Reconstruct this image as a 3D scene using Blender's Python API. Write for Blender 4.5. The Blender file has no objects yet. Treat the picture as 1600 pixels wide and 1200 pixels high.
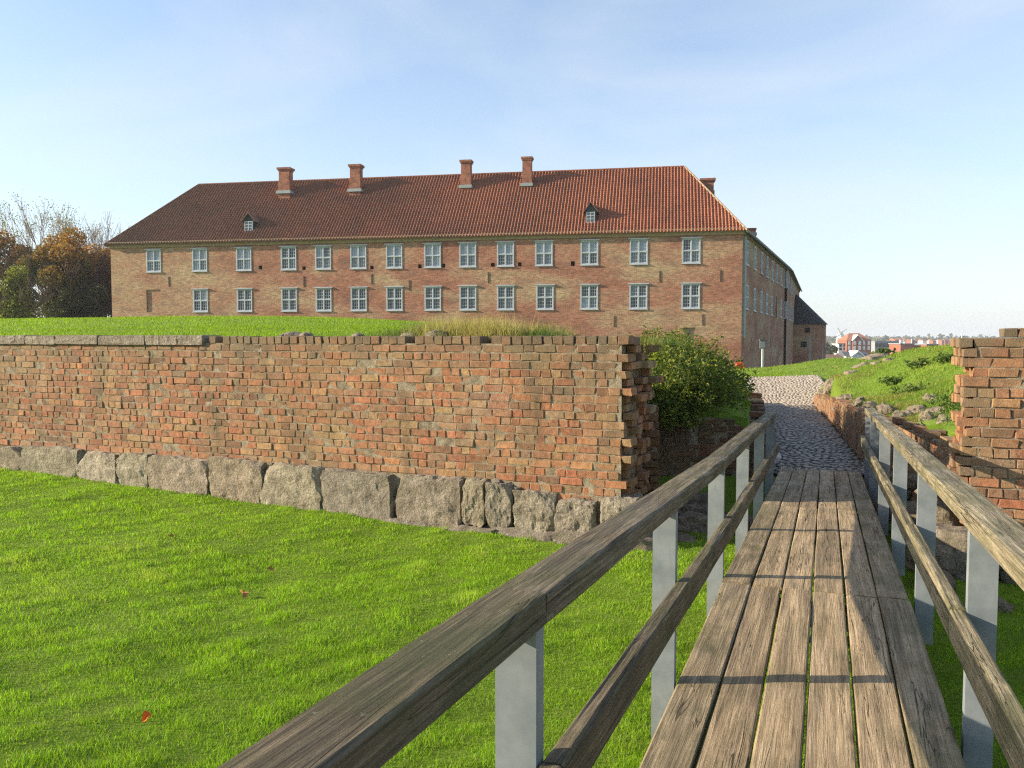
import bpy, bmesh, math, random
import numpy as np
from mathutils import Vector, Matrix, noise as mnoise

random.seed(7)
rng = np.random.default_rng(7)
scene = bpy.context.scene
COL = scene.collection
R = math.radians

# ------------------------------------------------------------------ camera, sky, sun, exposure
E = 2.4                       # eye height above the moat lawn
FPX = 1294.0                  # focal length in pixels of a 1600 px wide picture
PITCH = math.atan(70 / FPX)
cam = bpy.data.cameras.new('camera')
cam.sensor_width = 36.0
cam.lens = FPX / 1600 * 36.0
cam.clip_start = 0.05
cam.clip_end = 12000
camo = bpy.data.objects.new('camera', cam)
COL.objects.link(camo)
camo.location = (0, 0, E)
camo.rotation_euler = (math.pi / 2 - PITCH, 0, 0)
scene.camera = camo

SUN_EL = R(19.5)
SUN_DIR = Vector((-0.997, -0.03, 0)).normalized()          # horizontal direction towards the sun
sun = bpy.data.lights.new('sun', 'SUN')
sun.energy = 5.0
sun.angle = R(0.53)
sun.color = (1.0, 0.86, 0.66)
suno = bpy.data.objects.new('sun', sun)
COL.objects.link(suno)
to_sun = Vector((SUN_DIR.x * math.cos(SUN_EL), SUN_DIR.y * math.cos(SUN_EL), math.sin(SUN_EL)))
suno.rotation_euler = to_sun.to_track_quat('Z', 'Y').to_euler()
suno.location = (-30, 0, 30)

world = bpy.data.worlds.new('World')
scene.world = world
world.use_nodes = True
wn = world.node_tree
wn.nodes.clear()
w_out = wn.nodes.new('ShaderNodeOutputWorld')
w_bg = wn.nodes.new('ShaderNodeBackground')
w_sky = wn.nodes.new('ShaderNodeTexSky')
w_sky.sky_type = 'NISHITA'
w_sky.sun_disc = False
w_sky.sun_elevation = SUN_EL
w_sky.sun_rotation = math.atan2(SUN_DIR.x, SUN_DIR.y)
w_sky.air_density = 1.0
w_sky.dust_density = 0.9
w_sky.ozone_density = 2.5
w_bg.inputs['Strength'].default_value = 0.14
# thin high cirrus, laid over the whole dome by direction
w_tc = wn.nodes.new('ShaderNodeTexCoord')
w_map = wn.nodes.new('ShaderNodeMapping')
w_map.inputs['Rotation'].default_value = (0.0, 0.12, 0.5)
w_map.inputs['Scale'].default_value = (1.3, 1.6, 3.6)
w_no = wn.nodes.new('ShaderNodeTexNoise')
w_no.inputs['Scale'].default_value = 1.6
w_no.inputs['Detail'].default_value = 7
w_no.inputs['Roughness'].default_value = 0.52
w_no.inputs['Distortion'].default_value = 0.6
w_ramp = wn.nodes.new('ShaderNodeValToRGB')
w_ramp.color_ramp.elements[0].position = 0.42
w_ramp.color_ramp.elements[0].color = (0.12, 0.12, 0.12, 1)
w_ramp.color_ramp.elements[1].position = 0.80
w_ramp.color_ramp.elements[1].color = (0.6, 0.6, 0.6, 1)
w_mix = wn.nodes.new('ShaderNodeMixRGB')
w_mix.inputs['Color2'].default_value = (3.4, 3.62, 3.88, 1)
wn.links.new(w_tc.outputs['Generated'], w_map.inputs['Vector'])
wn.links.new(w_map.outputs['Vector'], w_no.inputs['Vector'])
wn.links.new(w_no.outputs['Fac'], w_ramp.inputs['Fac'])
# the same veil thickens towards the horizon, all round
w_sep = wn.nodes.new('ShaderNodeSeparateXYZ')
w_inv = wn.nodes.new('ShaderNodeMath'); w_inv.operation = 'SUBTRACT'; w_inv.use_clamp = True; w_inv.inputs[0].default_value = 1.0
w_pow = wn.nodes.new('ShaderNodeMath'); w_pow.operation = 'POWER'; w_pow.inputs[1].default_value = 5.0
w_add = wn.nodes.new('ShaderNodeMath'); w_add.operation = 'MULTIPLY_ADD'; w_add.use_clamp = True; w_add.inputs[1].default_value = 0.62
wn.links.new(w_tc.outputs['Generated'], w_sep.inputs[0])
wn.links.new(w_sep.outputs['Z'], w_inv.inputs[1])
wn.links.new(w_inv.outputs[0], w_pow.inputs[0])
wn.links.new(w_pow.outputs[0], w_add.inputs[0])
wn.links.new(w_ramp.outputs['Color'], w_add.inputs[2])
wn.links.new(w_add.outputs[0], w_mix.inputs['Fac'])
wn.links.new(w_sky.outputs['Color'], w_mix.inputs['Color1'])
wn.links.new(w_mix.outputs['Color'], w_bg.inputs['Color'])
wn.links.new(w_bg.outputs['Background'], w_out.inputs['Surface'])

vs = scene.view_settings
vs.view_transform = 'Standard'
vs.look = 'None'
vs.gamma = 1.0
vs.exposure = 0.92
vs.use_curve_mapping = False
scene.cycles.use_denoising = False
scene.cycles.filter_width = 1.2
scene.cycles.max_bounces = 6
scene.cycles.diffuse_bounces = 3
scene.cycles.glossy_bounces = 2
scene.cycles.transmission_bounces = 3
scene.cycles.transparent_max_bounces = 6


def at(px, py, y):
    """the point of the place seen at photograph pixel (px, py) when it stands y metres ahead"""
    a = (px - 800) / FPX
    b = -(py - 600) / FPX
    d = Vector((a, math.cos(PITCH) + b * math.sin(PITCH), -math.sin(PITCH) + b * math.cos(PITCH)))
    d *= y / d.y
    return Vector((d.x, d.y, d.z + E))


# ------------------------------------------------------------------ materials
class NT:
    def __init__(self, name):
        self.m = bpy.data.materials.new(name)
        self.m.use_nodes = True
        self.t = self.m.node_tree
        self.b = self.t.nodes['Principled BSDF']
        self.b.inputs['Specular IOR Level'].default_value = 0.25

    def n(self, typ, **kw):
        nd = self.t.nodes.new(typ)
        for k, v in kw.items():
            if k.startswith('i_'):
                key = k[2:].replace('_', ' ')
                nd.inputs[key].default_value = v
            else:
                setattr(nd, k, v)
        return nd

    def l(self, a, b):
        self.t.links.new(a, b)

    def coord(self, kind='Object', scale=(1, 1, 1), rand=False):
        if kind == 'Position':
            o = self.n('ShaderNodeNewGeometry').outputs['Position']
        else:
            o = self.n('ShaderNodeTexCoord').outputs[kind]
        if rand:
            oi = self.n('ShaderNodeObjectInfo')
            mu = self.n('ShaderNodeMath', operation='MULTIPLY')
            mu.inputs[1].default_value = 37.0
            self.l(oi.outputs['Random'], mu.inputs[0])
            ad = self.n('ShaderNodeVectorMath', operation='ADD')
            self.l(o, ad.inputs[0])
            self.l(mu.outputs[0], ad.inputs[1])
            o = ad.outputs[0]
        mp = self.n('ShaderNodeMapping')
        mp.inputs['Scale'].default_value = scale
        self.l(o, mp.inputs['Vector'])
        return mp.outputs['Vector']

    def noise(self, vec, scale, detail=4, rough=0.55, dist=0.0):
        nd = self.n('ShaderNodeTexNoise')
        nd.inputs['Scale'].default_value = scale
        nd.inputs['Detail'].default_value = detail
        nd.inputs['Roughness'].default_value = rough
        nd.inputs['Distortion'].default_value = dist
        self.l(vec, nd.inputs['Vector'])
        k = self.n('ShaderNodeMath', operation='MULTIPLY_ADD', use_clamp=True)
        k.inputs[1].default_value = 1.7
        k.inputs[2].default_value = -0.35
        self.l(nd.outputs['Fac'], k.inputs[0])
        return k.outputs[0]

    def ramp(self, fac, stops, interp='LINEAR'):
        nd = self.n('ShaderNodeValToRGB')
        cr = nd.color_ramp
        cr.interpolation = interp
        while len(cr.elements) < len(stops):
            cr.elements.new(0.5)
        for e, (p, c) in zip(cr.elements, stops):
            e.position = p
            e.color = (c, c, c, 1) if isinstance(c, (int, float)) else (*c, 1)
        self.l(fac, nd.inputs['Fac'])
        return nd.outputs['Color']

    def mix(self, fac, a, b, mode='MIX'):
        nd = self.n('ShaderNodeMixRGB', blend_type=mode)
        for s, v in ((nd.inputs['Fac'], fac), (nd.inputs['Color1'], a), (nd.inputs['Color2'], b)):
            if isinstance(v, (int, float)):
                s.default_value = v if s.type == 'VALUE' else (v, v, v, 1)
            elif isinstance(v, tuple):
                s.default_value = (*v, 1)
            else:
                self.l(v, s)
        return nd.outputs['Color']

    def bump(self, h, strength=0.5, dist=0.02):
        nd = self.n('ShaderNodeBump')
        nd.inputs['Strength'].default_value = strength
        nd.inputs['Distance'].default_value = dist
        self.l(h, nd.inputs['Height'])
        self.l(nd.outputs['Normal'], self.b.inputs['Normal'])

    def done(self, color, rough=0.85):
        if isinstance(color, tuple):
            self.b.inputs['Base Color'].default_value = (*color, 1)
        else:
            self.l(color, self.b.inputs['Base Color'])
        if isinstance(rough, (int, float)):
            self.b.inputs['Roughness'].default_value = rough
        else:
            self.l(rough, self.b.inputs['Roughness'])
        return self.m


def plain(name, col, rough=0.7, spec=0.25, metal=0.0):
    t = NT(name)
    v = t.coord('Object')
    n = t.noise(v, 3.0, 5)
    c = t.mix(1.0, col, t.ramp(n, [(0.05, 0.78), (0.95, 1.14)]), 'MULTIPLY')
    t.b.inputs['Specular IOR Level'].default_value = spec
    t.b.inputs['Metallic'].default_value = metal
    return t.done(c, rough)


M = {}


def brick_material(name, source):
    t = NT(name)
    if source == 'OBJECT':
        base = t.n('ShaderNodeObjectInfo').outputs['Color']
    else:
        base = t.n('ShaderNodeVertexColor', layer_name='tint').outputs['Color']
    p = t.coord('Position')
    # grain inside a brick
    c = t.mix(1.0, base, t.ramp(t.noise(p, 17, 6, 0.7), [(0.2, 0.6), (0.8, 1.3)]), 'MULTIPLY')
    # pale lime bloom
    bloom = t.ramp(t.noise(t.coord('Position', (1.3, 1.3, .7)), 1.5, 6, 0.65), [(0.58, 0.0), (0.85, 0.6)])
    fine = t.ramp(t.noise(p, 40, 3, 0.6), [(0.35, 0.15), (0.7, 1.0)])
    c = t.mix(t.mix(1.0, bloom, fine, 'MULTIPLY'), c, (0.42, 0.34, 0.24))
    # dark algae in runs from the top
    pv = t.coord('Position', (2.2, 2.2, 0.35))
    run = t.ramp(t.noise(pv, 1.1, 6, 0.65), [(0.42, 0.0), (0.85, 0.8)])
    c = t.mix(run, c, (0.105, 0.085, 0.05))
    # grime gathered along the weathered top
    sp_ = t.n('ShaderNodeSeparateXYZ'); t.l(p, sp_.inputs[0])
    zz_ = t.n('ShaderNodeMath', operation='MULTIPLY_ADD'); zz_.inputs[1].default_value = 0.9; t.l(t.noise(p, 2.4, 6, 0.7), zz_.inputs[0]); t.l(sp_.outputs['Z'], zz_.inputs[2])
    mr_ = t.n('ShaderNodeMapRange'); mr_.inputs['From Min'].default_value = E + 0.0; mr_.inputs['From Max'].default_value = E + 0.55; mr_.inputs['To Max'].default_value = 0.72
    t.l(zz_.outputs[0], mr_.inputs['Value'])
    c = t.mix(mr_.outputs[0], c, (0.15, 0.125, 0.08))
    # warm ochre wash in broad patches
    c = t.mix(t.ramp(t.noise(p, 0.55, 4, 0.6), [(0.5, 0.0), (0.8, 0.3)]), c, (0.36, 0.235, 0.105))
    # broad olive-brown weathering
    c = t.mix(t.ramp(t.noise(t.coord('Position', (1.0, 1.0, .6)), 0.42, 5, 0.65), [(0.45, 0.0), (0.8, 0.55)]), c, (0.19, 0.145, 0.085))
    lich = t.ramp(t.noise(p, 60, 2, 0.5), [(0.82, 0.0), (0.88, 0.5)])
    c = t.mix(lich, c, (0.34, 0.31, 0.2))
    t.bump(t.noise(p, 75, 6, 0.7), 0.7, 0.008)
    return t.done(c, 0.92)


M['brick_obj'] = brick_material('brick_single', 'OBJECT')
M['brick_att'] = brick_material('brick_joined', 'ATT')

t = NT('lime_mortar')
p = t.coord('Position')
c = t.ramp(t.noise(p, 9, 6, 0.7), [(0.15, (0.11, 0.085, 0.055)), (0.5, (0.28, 0.225, 0.15)), (0.85, (0.44, 0.375, 0.27))])
t.bump(t.noise(p, 90, 5, 0.7), 1.0, 0.012)
M['mortar'] = t.done(c, 0.95)

t = NT('granite')
p = t.coord('Position')
c = t.ramp(t.noise(p, 6, 7, 0.7), [(0.1, (0.14, 0.115, 0.085)), (0.5, (0.29, 0.245, 0.185)), (0.9, (0.43, 0.37, 0.29))])
c = t.mix(1.0, c, t.n('ShaderNodeObjectInfo').outputs['Color'], 'MULTIPLY')
c = t.mix(1.0, c, t.ramp(t.noise(p, 45, 3, 0.6), [(0.2, 0.7), (0.8, 1.2)]), 'MULTIPLY')
c = t.mix(t.ramp(t.noise(p, 2.2, 5, 0.6), [(0.55, 0.0), (0.95, 0.55)]), c, (0.16, 0.145, 0.075))
t.bump(t.noise(p, 28, 7, 0.72), 1.0, 0.035)
M['granite'] = t.done(c, 0.9)


def wood_material(name, dark, mid, light, algae, crackw, lich=0.0):
    t = NT(name)
    v = t.coord('Object', (0.8, 26, 26), True)
    vw = t.coord('Object', (0.55, 2.2, 2.2), True)
    # long fibres bending round knots
    fib = t.noise(v, 3.0, 8, 0.72, 0.9)
    broad = t.noise(t.coord('Object', (0.5, 9, 9), True), 1.2, 4, 0.6, 1.3)
    c = t.ramp(fib, [(0.22, dark), (0.5, mid), (0.8, light)])
    c = t.mix(1.0, c, t.ramp(broad, [(0.3, 0.66), (0.7, 1.2)]), 'MULTIPLY')
    # each board its own tone
    oi = t.n('ShaderNodeObjectInfo')
    c = t.mix(1.0, c, t.ramp(oi.outputs['Random'], [(0.0, 0.82), (1.0, 1.14)]), 'MULTIPLY')
    # shakes: thin dark splits along the grain
    spl = t.noise(t.coord('Object', (0.42, 11, 11), True), 1.5, 3, 0.5, 0.7)
    absn = t.n('ShaderNodeMath', operation='SUBTRACT')
    absn.inputs[1].default_value = 0.5
    t.l(spl, absn.inputs[0])
    ab = t.n('ShaderNodeMath', operation='ABSOLUTE')
    t.l(absn.outputs[0], ab.inputs[0])
    crack = t.ramp(ab.outputs[0], [(0.0, 1.0), (crackw, 0.0)])
    gate = t.ramp(t.noise(vw, 1.7, 2, 0.5), [(0.46, 0.0), (0.58, 1.0)])
    crack = t.mix(1.0, crack, gate, 'MULTIPLY')
    c = t.mix(crack, c, (0.018, 0.013, 0.009))
    # knots
    vo = t.n('ShaderNodeTexVoronoi')
    vo.inputs['Scale'].default_value = 1.0
    t.l(t.coord('Object', (1.3, 5.2, 5.2), True), vo.inputs['Vector'])
    knot = t.ramp(vo.outputs['Distance'], [(0.04, 0.75), (0.13, 0.0)])
    c = t.mix(knot, c, (0.06, 0.035, 0.02))
    # algae, in patches
    ag = t.ramp(t.noise(t.coord('Position'), 2.6, 6, 0.65), [(0.42, 0.0), (0.7, algae)])
    c = t.mix(ag, c, (0.075, 0.085, 0.025))
    if lich:
        lf = t.ramp(t.noise(t.coord('Position'), 38, 4, 0.6), [(0.80, 0.0), (0.90, lich)])
        c = t.mix(lf, c, (0.42, 0.44, 0.34))
    h = t.mix(0.75, fib, crack, 'SUBTRACT')
    t.bump(h, 0.9, 0.012)
    return t.done(c, t.ramp(t.noise(t.coord('Position'), 3, 3), [(0.3, 0.55), (0.7, 0.85)]))


M['deck_wood'] = wood_material('deck_oak', (0.24, 0.17, 0.098), (0.42, 0.312, 0.188), (0.54, 0.415, 0.265), 0.22, 0.016)
M['edge_wood'] = wood_material('deck_oak_mossy', (0.17, 0.125, 0.072), (0.33, 0.252, 0.152), (0.46, 0.365, 0.235), 0.45, 0.016, 0.3)
M['rail_wood'] = wood_material('rail_wood', (0.05, 0.04, 0.026), (0.155, 0.122, 0.075), (0.30, 0.245, 0.155), 0.6, 0.016, 0.3)
M['rail_wood_pale'] = wood_material('rail_wood_lichen', (0.08, 0.065, 0.04), (0.26, 0.215, 0.13), (0.42, 0.36, 0.23), 0.55, 0.014, 0.85)

t = NT('galvanised_steel')
p = t.coord('Position')
c = t.ramp(t.noise(p, 7, 5, 0.6), [(0.1, (0.15, 0.175, 0.185)), (0.9, (0.26, 0.285, 0.29))])
c = t.mix(t.ramp(t.noise(t.coord('Position', (18, 18, 4)), 1.3, 5, 0.6, 1.0), [(0.6, 0.0), (0.95, 0.6)]), c, (0.17, 0.185, 0.18))
M['steel'] = t.done(c, 0.55)
M['dark_steel'] = plain('dark_steel', (0.10, 0.105, 0.105), 0.6)

t = NT('soil_turf')
p = t.coord('Position')
c = t.ramp(t.noise(p, 1.6, 6, 0.65), [(0.1, (0.10, 0.16, 0.014)), (0.5, (0.16, 0.26, 0.018)), (0.9, (0.23, 0.29, 0.045))])
t.bump(t.noise(p, 40, 5, 0.7), 0.9, 0.03)
M['turf'] = t.done(c, 0.95)


def leaf_material(name, transl=0.35, spec=0.25, rough=0.5):
    """colour from the 'tint' attribute; thin leaf that also lets light through"""
    t = NT(name)
    col = t.n('ShaderNodeVertexColor', layer_name='tint').outputs['Color']
    t.l(col, t.b.inputs['Base Color'])
    t.b.inputs['Roughness'].default_value = rough
    t.b.inputs['Specular IOR Level'].default_value = spec
    tr = t.n('ShaderNodeBsdfTranslucent')
    br = t.mix(1.0, col, (1.25, 1.35, 0.7), 'MULTIPLY')
    t.l(br, tr.inputs['Color'])
    mx = t.n('ShaderNodeMixShader')
    mx.inputs['Fac'].default_value = transl
    t.l(t.b.outputs['BSDF'], mx.inputs[1])
    t.l(tr.outputs['BSDF'], mx.inputs[2])
    out = t.t.nodes['Material Output']
    t.l(mx.outputs['Shader'], out.inputs['Surface'])
    return t.m


M['grass'] = leaf_material('grass_blades', 0.45, 0.25, 0.5)
M['leaf'] = leaf_material('leaves', 0.3, 0.2, 0.55)

t = NT('castle_brick')
uv = t.n('ShaderNodeUVMap').outputs['UV']
bt = t.n('ShaderNodeTexBrick')
bt.inputs['Scale'].default_value = 1.0
bt.inputs['Brick Width'].default_value = 0.34
bt.inputs['Row Height'].default_value = 0.115
bt.inputs['Mortar Size'].default_value = 0.012
bt.inputs['Bias'].default_value = -0.1
bt.inputs['Color1'].default_value = (0.62, 0.62, 0.62, 1)
bt.inputs['Color2'].default_value = (1.22, 1.22, 1.22, 1)
bt.inputs['Mortar'].default_value = (1.05, 1.0, 0.9, 1)
t.l(uv, bt.inputs['Vector'])
mp = t.n('ShaderNodeMapping')
mp.inputs['Scale'].default_value = (0.35, 0.8, 1)
t.l(uv, mp.inputs['Vector'])
big = t.noise(mp.outputs['Vector'], 0.45, 7, 0.62, 0.5)
c = t.ramp(big, [(0.12, (0.26, 0.112, 0.075)), (0.42, (0.38, 0.18, 0.118)), (0.58, (0.405, 0.24, 0.152)), (0.78, (0.45, 0.33, 0.20))])
# the old work at the far end of the front is of yellower brick
sep = t.n('ShaderNodeSeparateXYZ')
t.l(uv, sep.inputs[0])
yl = t.ramp(t.mix(0.35, sep.outputs['X'], big, 'ADD'), [(0.0, 0.6), (1.0, 0.0)])
mr = t.n('ShaderNodeMapRange')
mr.inputs['From Min'].default_value = 4
mr.inputs['From Max'].default_value = 20
mr.inputs['To Min'].default_value = 0.75
mr.inputs['To Max'].default_value = 0.0
t.l(sep.outputs['X'], mr.inputs['Value'])
c = t.mix(t.mix(1.0, mr.outputs[0], t.ramp(t.noise(mp.outputs['Vector'], 1.1, 5, .6), [(.3, .3), (.7, 1.0)]), 'MULTIPLY'), c, (0.46, 0.335, 0.195))
mp2 = t.n('ShaderNodeMapping')
mp2.inputs['Scale'].default_value = (1.4, 7, 1)
t.l(uv, mp2.inputs['Vector'])
c = t.mix(1.0, c, t.ramp(t.noise(mp2.outputs['Vector'], 1.6, 6, 0.7), [(0.15, 0.6), (0.85, 1.3)]), 'MULTIPLY')
c = t.mix(0.85, c, bt.outputs['Color'], 'MULTIPLY')
stain = t.ramp(t.noise(mp.outputs['Vector'], 1.3, 5, 0.6), [(0.5, 0.0), (0.9, 0.6)])
c = t.mix(stain, c, (0.17, 0.11, 0.085))
hm = t.mix(0.5, t.noise(uv, 7, 5, 0.7), bt.outputs['Fac'], 'SUBTRACT')
t.bump(hm, 0.6, 0.03)
M['castle'] = t.done(c, 0.92)

t = NT('roof_tile')
p = t.coord('Position')
c = t.ramp(t.noise(p, 0.22, 6, 0.62), [(0.15, (0.19, 0.078, 0.047)), (0.5, (0.29, 0.105, 0.058)), (0.85, (0.37, 0.135, 0.07))])
sep = t.n('ShaderNodeSeparateXYZ')
t.l(p, sep.inputs[0])
mr = t.n('ShaderNodeMapRange')
mr.inputs['From Min'].default_value = -38
mr.inputs['From Max'].default_value = 12
mr.inputs['To Min'].default_value = 0.82
mr.inputs['To Max'].default_value = 0.05
t.l(sep.outputs['X'], mr.inputs['Value'])
moss = t.mix(1.0, mr.outputs[0], t.ramp(t.noise(p, 0.7, 7, 0.7), [(0.25, 0.75), (0.6, 1.0)]), 'MULTIPLY')
c = t.mix(moss, c, (0.15, 0.098, 0.065))
c = t.mix(1.0, c, t.ramp(t.noise(p, 4.5, 3, 0.6), [(0.1, 0.6), (0.9, 1.35)]), 'MULTIPLY')
M['tile'] = t.done(c, 0.85)
M['tile_plain'] = plain('roof_tile_plain', (0.25, 0.085, 0.045), 0.85)
M['cornice'] = plain('cornice_plaster', (0.33, 0.245, 0.14), 0.9)
M['hip_mortar'] = plain('hip_mortar', (0.42, 0.30, 0.19), 0.9)
M['frame_paint'] = plain('window_paint', (0.44, 0.47, 0.50), 0.5)
M['glass_dark'] = plain('window_glass', (0.018, 0.022, 0.026), 0.12, 0.6)
M['glass_pale'] = plain('window_glass_blind', (0.30, 0.36, 0.42), 0.15, 0.6)
M['glass_mid'] = plain('window_glass_curtain', (0.12, 0.145, 0.165), 0.12, 0.6)
M['lead'] = plain('lead_flashing', (0.30, 0.34, 0.34), 0.6)
M['dormer'] = plain('dormer_boards', (0.035, 0.05, 0.05), 0.7)
M['black_slate'] = plain('black_tower_roof', (0.02, 0.019, 0.018), 0.75)
M['dark'] = plain('hole_dark', (0.012, 0.010, 0.009), 0.95)
M['niche'] = plain('niche_plaster', (0.28, 0.22, 0.15), 0.9)
M['iron'] = plain('wall_anchor_iron', (0.09, 0.06, 0.045), 0.8)
M['white'] = plain('white_paint', (0.75, 0.75, 0.72), 0.6)
M['orange'] = plain('orange_plastic', (0.8, 0.07, 0.015), 0.45, 0.4)
M['concrete'] = plain('grey_concrete', (0.30, 0.31, 0.31), 0.8)
M['town_brick'] = plain('town_brick', (0.33, 0.12, 0.07), 0.9)
M['town_roof'] = plain('town_roof', (0.36, 0.155, 0.095), 0.85)
M['town_roof_dark'] = plain('town_roof_dark', (0.10, 0.105, 0.115), 0.8)
M['brown_roof'] = plain('brown_roof', (0.21, 0.12, 0.08), 0.85)
M['bark'] = plain('bark', (0.085, 0.065, 0.05), 0.95)
M['bark_pale'] = plain('bark_pale', (0.26, 0.21, 0.17), 0.95)
M['pale_stone'] = plain('pale_stone', (0.62, 0.60, 0.55), 0.85)

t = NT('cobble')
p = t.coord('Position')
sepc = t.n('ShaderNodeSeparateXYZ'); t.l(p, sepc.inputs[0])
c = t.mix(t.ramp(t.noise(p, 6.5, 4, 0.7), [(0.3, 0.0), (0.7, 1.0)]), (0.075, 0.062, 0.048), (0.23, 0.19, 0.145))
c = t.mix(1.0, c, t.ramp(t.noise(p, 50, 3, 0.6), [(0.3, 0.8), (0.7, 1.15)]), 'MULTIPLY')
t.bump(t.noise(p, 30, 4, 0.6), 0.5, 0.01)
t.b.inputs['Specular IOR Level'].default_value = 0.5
M['cobble'] = t.done(c, 0.4)  # colour darkened to carry the shade on the near path
t = NT('sett_sun_tint')
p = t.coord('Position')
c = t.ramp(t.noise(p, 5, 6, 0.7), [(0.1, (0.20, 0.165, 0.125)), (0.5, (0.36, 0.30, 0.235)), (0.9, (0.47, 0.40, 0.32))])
M['cobble_sun_tint'] = t.done(c, 0.8)  # paler than the near cobbles: sunlight on the ramp put into the colour
t = NT('path_sand')
p = t.coord('Position')
c = t.ramp(t.noise(p, 8, 6, 0.7), [(0.3, (0.075, 0.065, 0.048)), (0.7, (0.20, 0.17, 0.125))])
t.bump(t.noise(p, 50, 4, 0.6), 0.6, 0.02)
M['sand'] = t.done(c, 0.9)
t = NT('far_fields')
p = t.coord('Position')
c = t.ramp(t.noise(p, 0.006, 4, 0.6), [(0.35, (0.06, 0.085, 0.03)), (0.55, (0.10, 0.13, 0.045)), (0.7, (0.17, 0.16, 0.09))])
M['fields'] = t.done(c, 0.95)


# ------------------------------------------------------------------ builders
def put(o, mat=None, parent=None, base=None):
    COL.objects.link(o)
    if mat is not None and o.type == 'MESH' and not o.data.materials:
        o.data.materials.append(M[mat] if isinstance(mat, str) else mat)
    if parent is not None:
        o.parent = parent
        if base is None:
            o.location = o.location - parent.location
    return o


def thing(name, label, cat, loc=(0, 0, 0), group=None):
    o = bpy.data.objects.new(name, None)
    o.empty_display_size = 0.2
    o.location = loc
    COL.objects.link(o)
    tag(o, label, cat, group)
    return o


def tag(o, label=None, cat=None, group=None, kind=None):
    if label: o['label'] = label
    if cat: o['category'] = cat
    if group: o['group'] = group
    if kind: o['kind'] = kind
    return o


class MB:
    def __init__(self):
        self.v, self.f, self.uv = [], [], []

    def quad(self, a, b, c, d, uv=None):
        i = len(self.v)
        self.v += [tuple(a), tuple(b), tuple(c), tuple(d)]
        self.f.append((i, i + 1, i + 2, i + 3))
        self.uv += uv if uv else [(0, 0)] * 4

    def poly(self, pts):
        i = len(self.v)
        self.v += [tuple(p) for p in pts]
        self.f.append(tuple(range(i, i + len(pts))))
        self.uv += [(0, 0)] * len(pts)

    def box(self, lo, hi, mat=None):
        x0, y0, z0 = lo
        x1, y1, z1 = hi
        P = [Vector(p) for p in ((x0, y0, z0), (x1, y0, z0), (x1, y1, z0), (x0, y1, z0), (x0, y0, z1), (x1, y0, z1), (x1, y1, z1), (x0, y1, z1))]
        if mat is not None:
            P = [mat @ p for p in P]
        for q in ((0, 3, 2, 1), (4, 5, 6, 7), (0, 1, 5, 4), (1, 2, 6, 5), (2, 3, 7, 6), (3, 0, 4, 7)):
            self.quad(*[P[k] for k in q])

    def tube(self, pts, radii, n=6, cap=True):
        rings = []
        for k, p in enumerate(pts):
            p = Vector(p)
            d = (Vector(pts[min(k + 1, len(pts) - 1)]) - Vector(pts[max(k - 1, 0)]))
            if d.length < 1e-6: d = Vector((0, 0, 1))
            d.normalize()
            a = d.orthogonal().normalized()
            b = d.cross(a)
            i = len(self.v)
            for j in range(n):
                th = 2 * math.pi * j / n
                self.v.append(tuple(p + (a * math.cos(th) + b * math.sin(th)) * radii[k]))
            rings.append(i)
        for r0, r1 in zip(rings, rings[1:]):
            for j in range(n):
                self.f.append((r0 + j, r0 + (j + 1) % n, r1 + (j + 1) % n, r1 + j))
                self.uv += [(0, 0)] * 4
        if cap:
            for r in (rings[0], rings[-1]):
                self.f.append(tuple(range(r, r + n)))
                self.uv += [(0, 0)] * n

    def mesh(self, name, smooth=False):
        me = bpy.data.meshes.new(name)
        me.from_pydata(self.v, [], self.f)
        ul = me.uv_layers.new(name='UVMap')
        ul.data.foreach_set('uv', np.array(self.uv, dtype=np.float32).ravel())
        if smooth:
            me.polygons.foreach_set('use_smooth', [True] * len(me.polygons))
        me.validate()
        me.update()
        return me

    def build(self, name, mat, parent=None, smooth=False, loc=None):
        o = bpy.data.objects.new(name, self.mesh(name, smooth))
        if loc is not None: o.location = loc
        return put(o, mat, parent)


def np_mesh(name, verts, loops_per, faces, tint=None, smooth=False):
    """fast mesh from arrays; faces is (n, loops_per); tint is (n_verts, 3)"""
    me = bpy.data.meshes.new(name)
    nv, nf = len(verts), len(faces)
    me.vertices.add(nv)
    me.vertices.foreach_set('co', np.asarray(verts, dtype=np.float32).ravel())
    me.loops.add(nf * loops_per)
    me.loops.foreach_set('vertex_index', np.asarray(faces, dtype=np.int32).ravel())
    me.polygons.add(nf)
    me.polygons.foreach_set('loop_start', np.arange(nf, dtype=np.int32) * loops_per)
    me.update(calc_edges=True)
    me.polygons.foreach_set('use_smooth', np.full(nf, bool(smooth)))
    if tint is not None:
        at_ = me.color_attributes.new('tint', 'FLOAT_COLOR', 'POINT')
        col = np.ones((nv, 4), dtype=np.float32)
        col[:, :3] = tint
        at_.data.foreach_set('color', col.ravel())
    return me


def vnoise(x, y, s, seed=0):
    """cheap smooth 2-d noise for arrays, about -1..1"""
    r = np.random.default_rng(seed)
    out = np.zeros_like(x)
    for _ in range(7):
        a = r.uniform(0, 2 * math.pi)
        k = s * r.uniform(0.6, 1.7)
        out += np.sin((x * math.cos(a) + y * math.sin(a)) * k + r.uniform(0, 6.28))
    return out / 3.2


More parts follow.
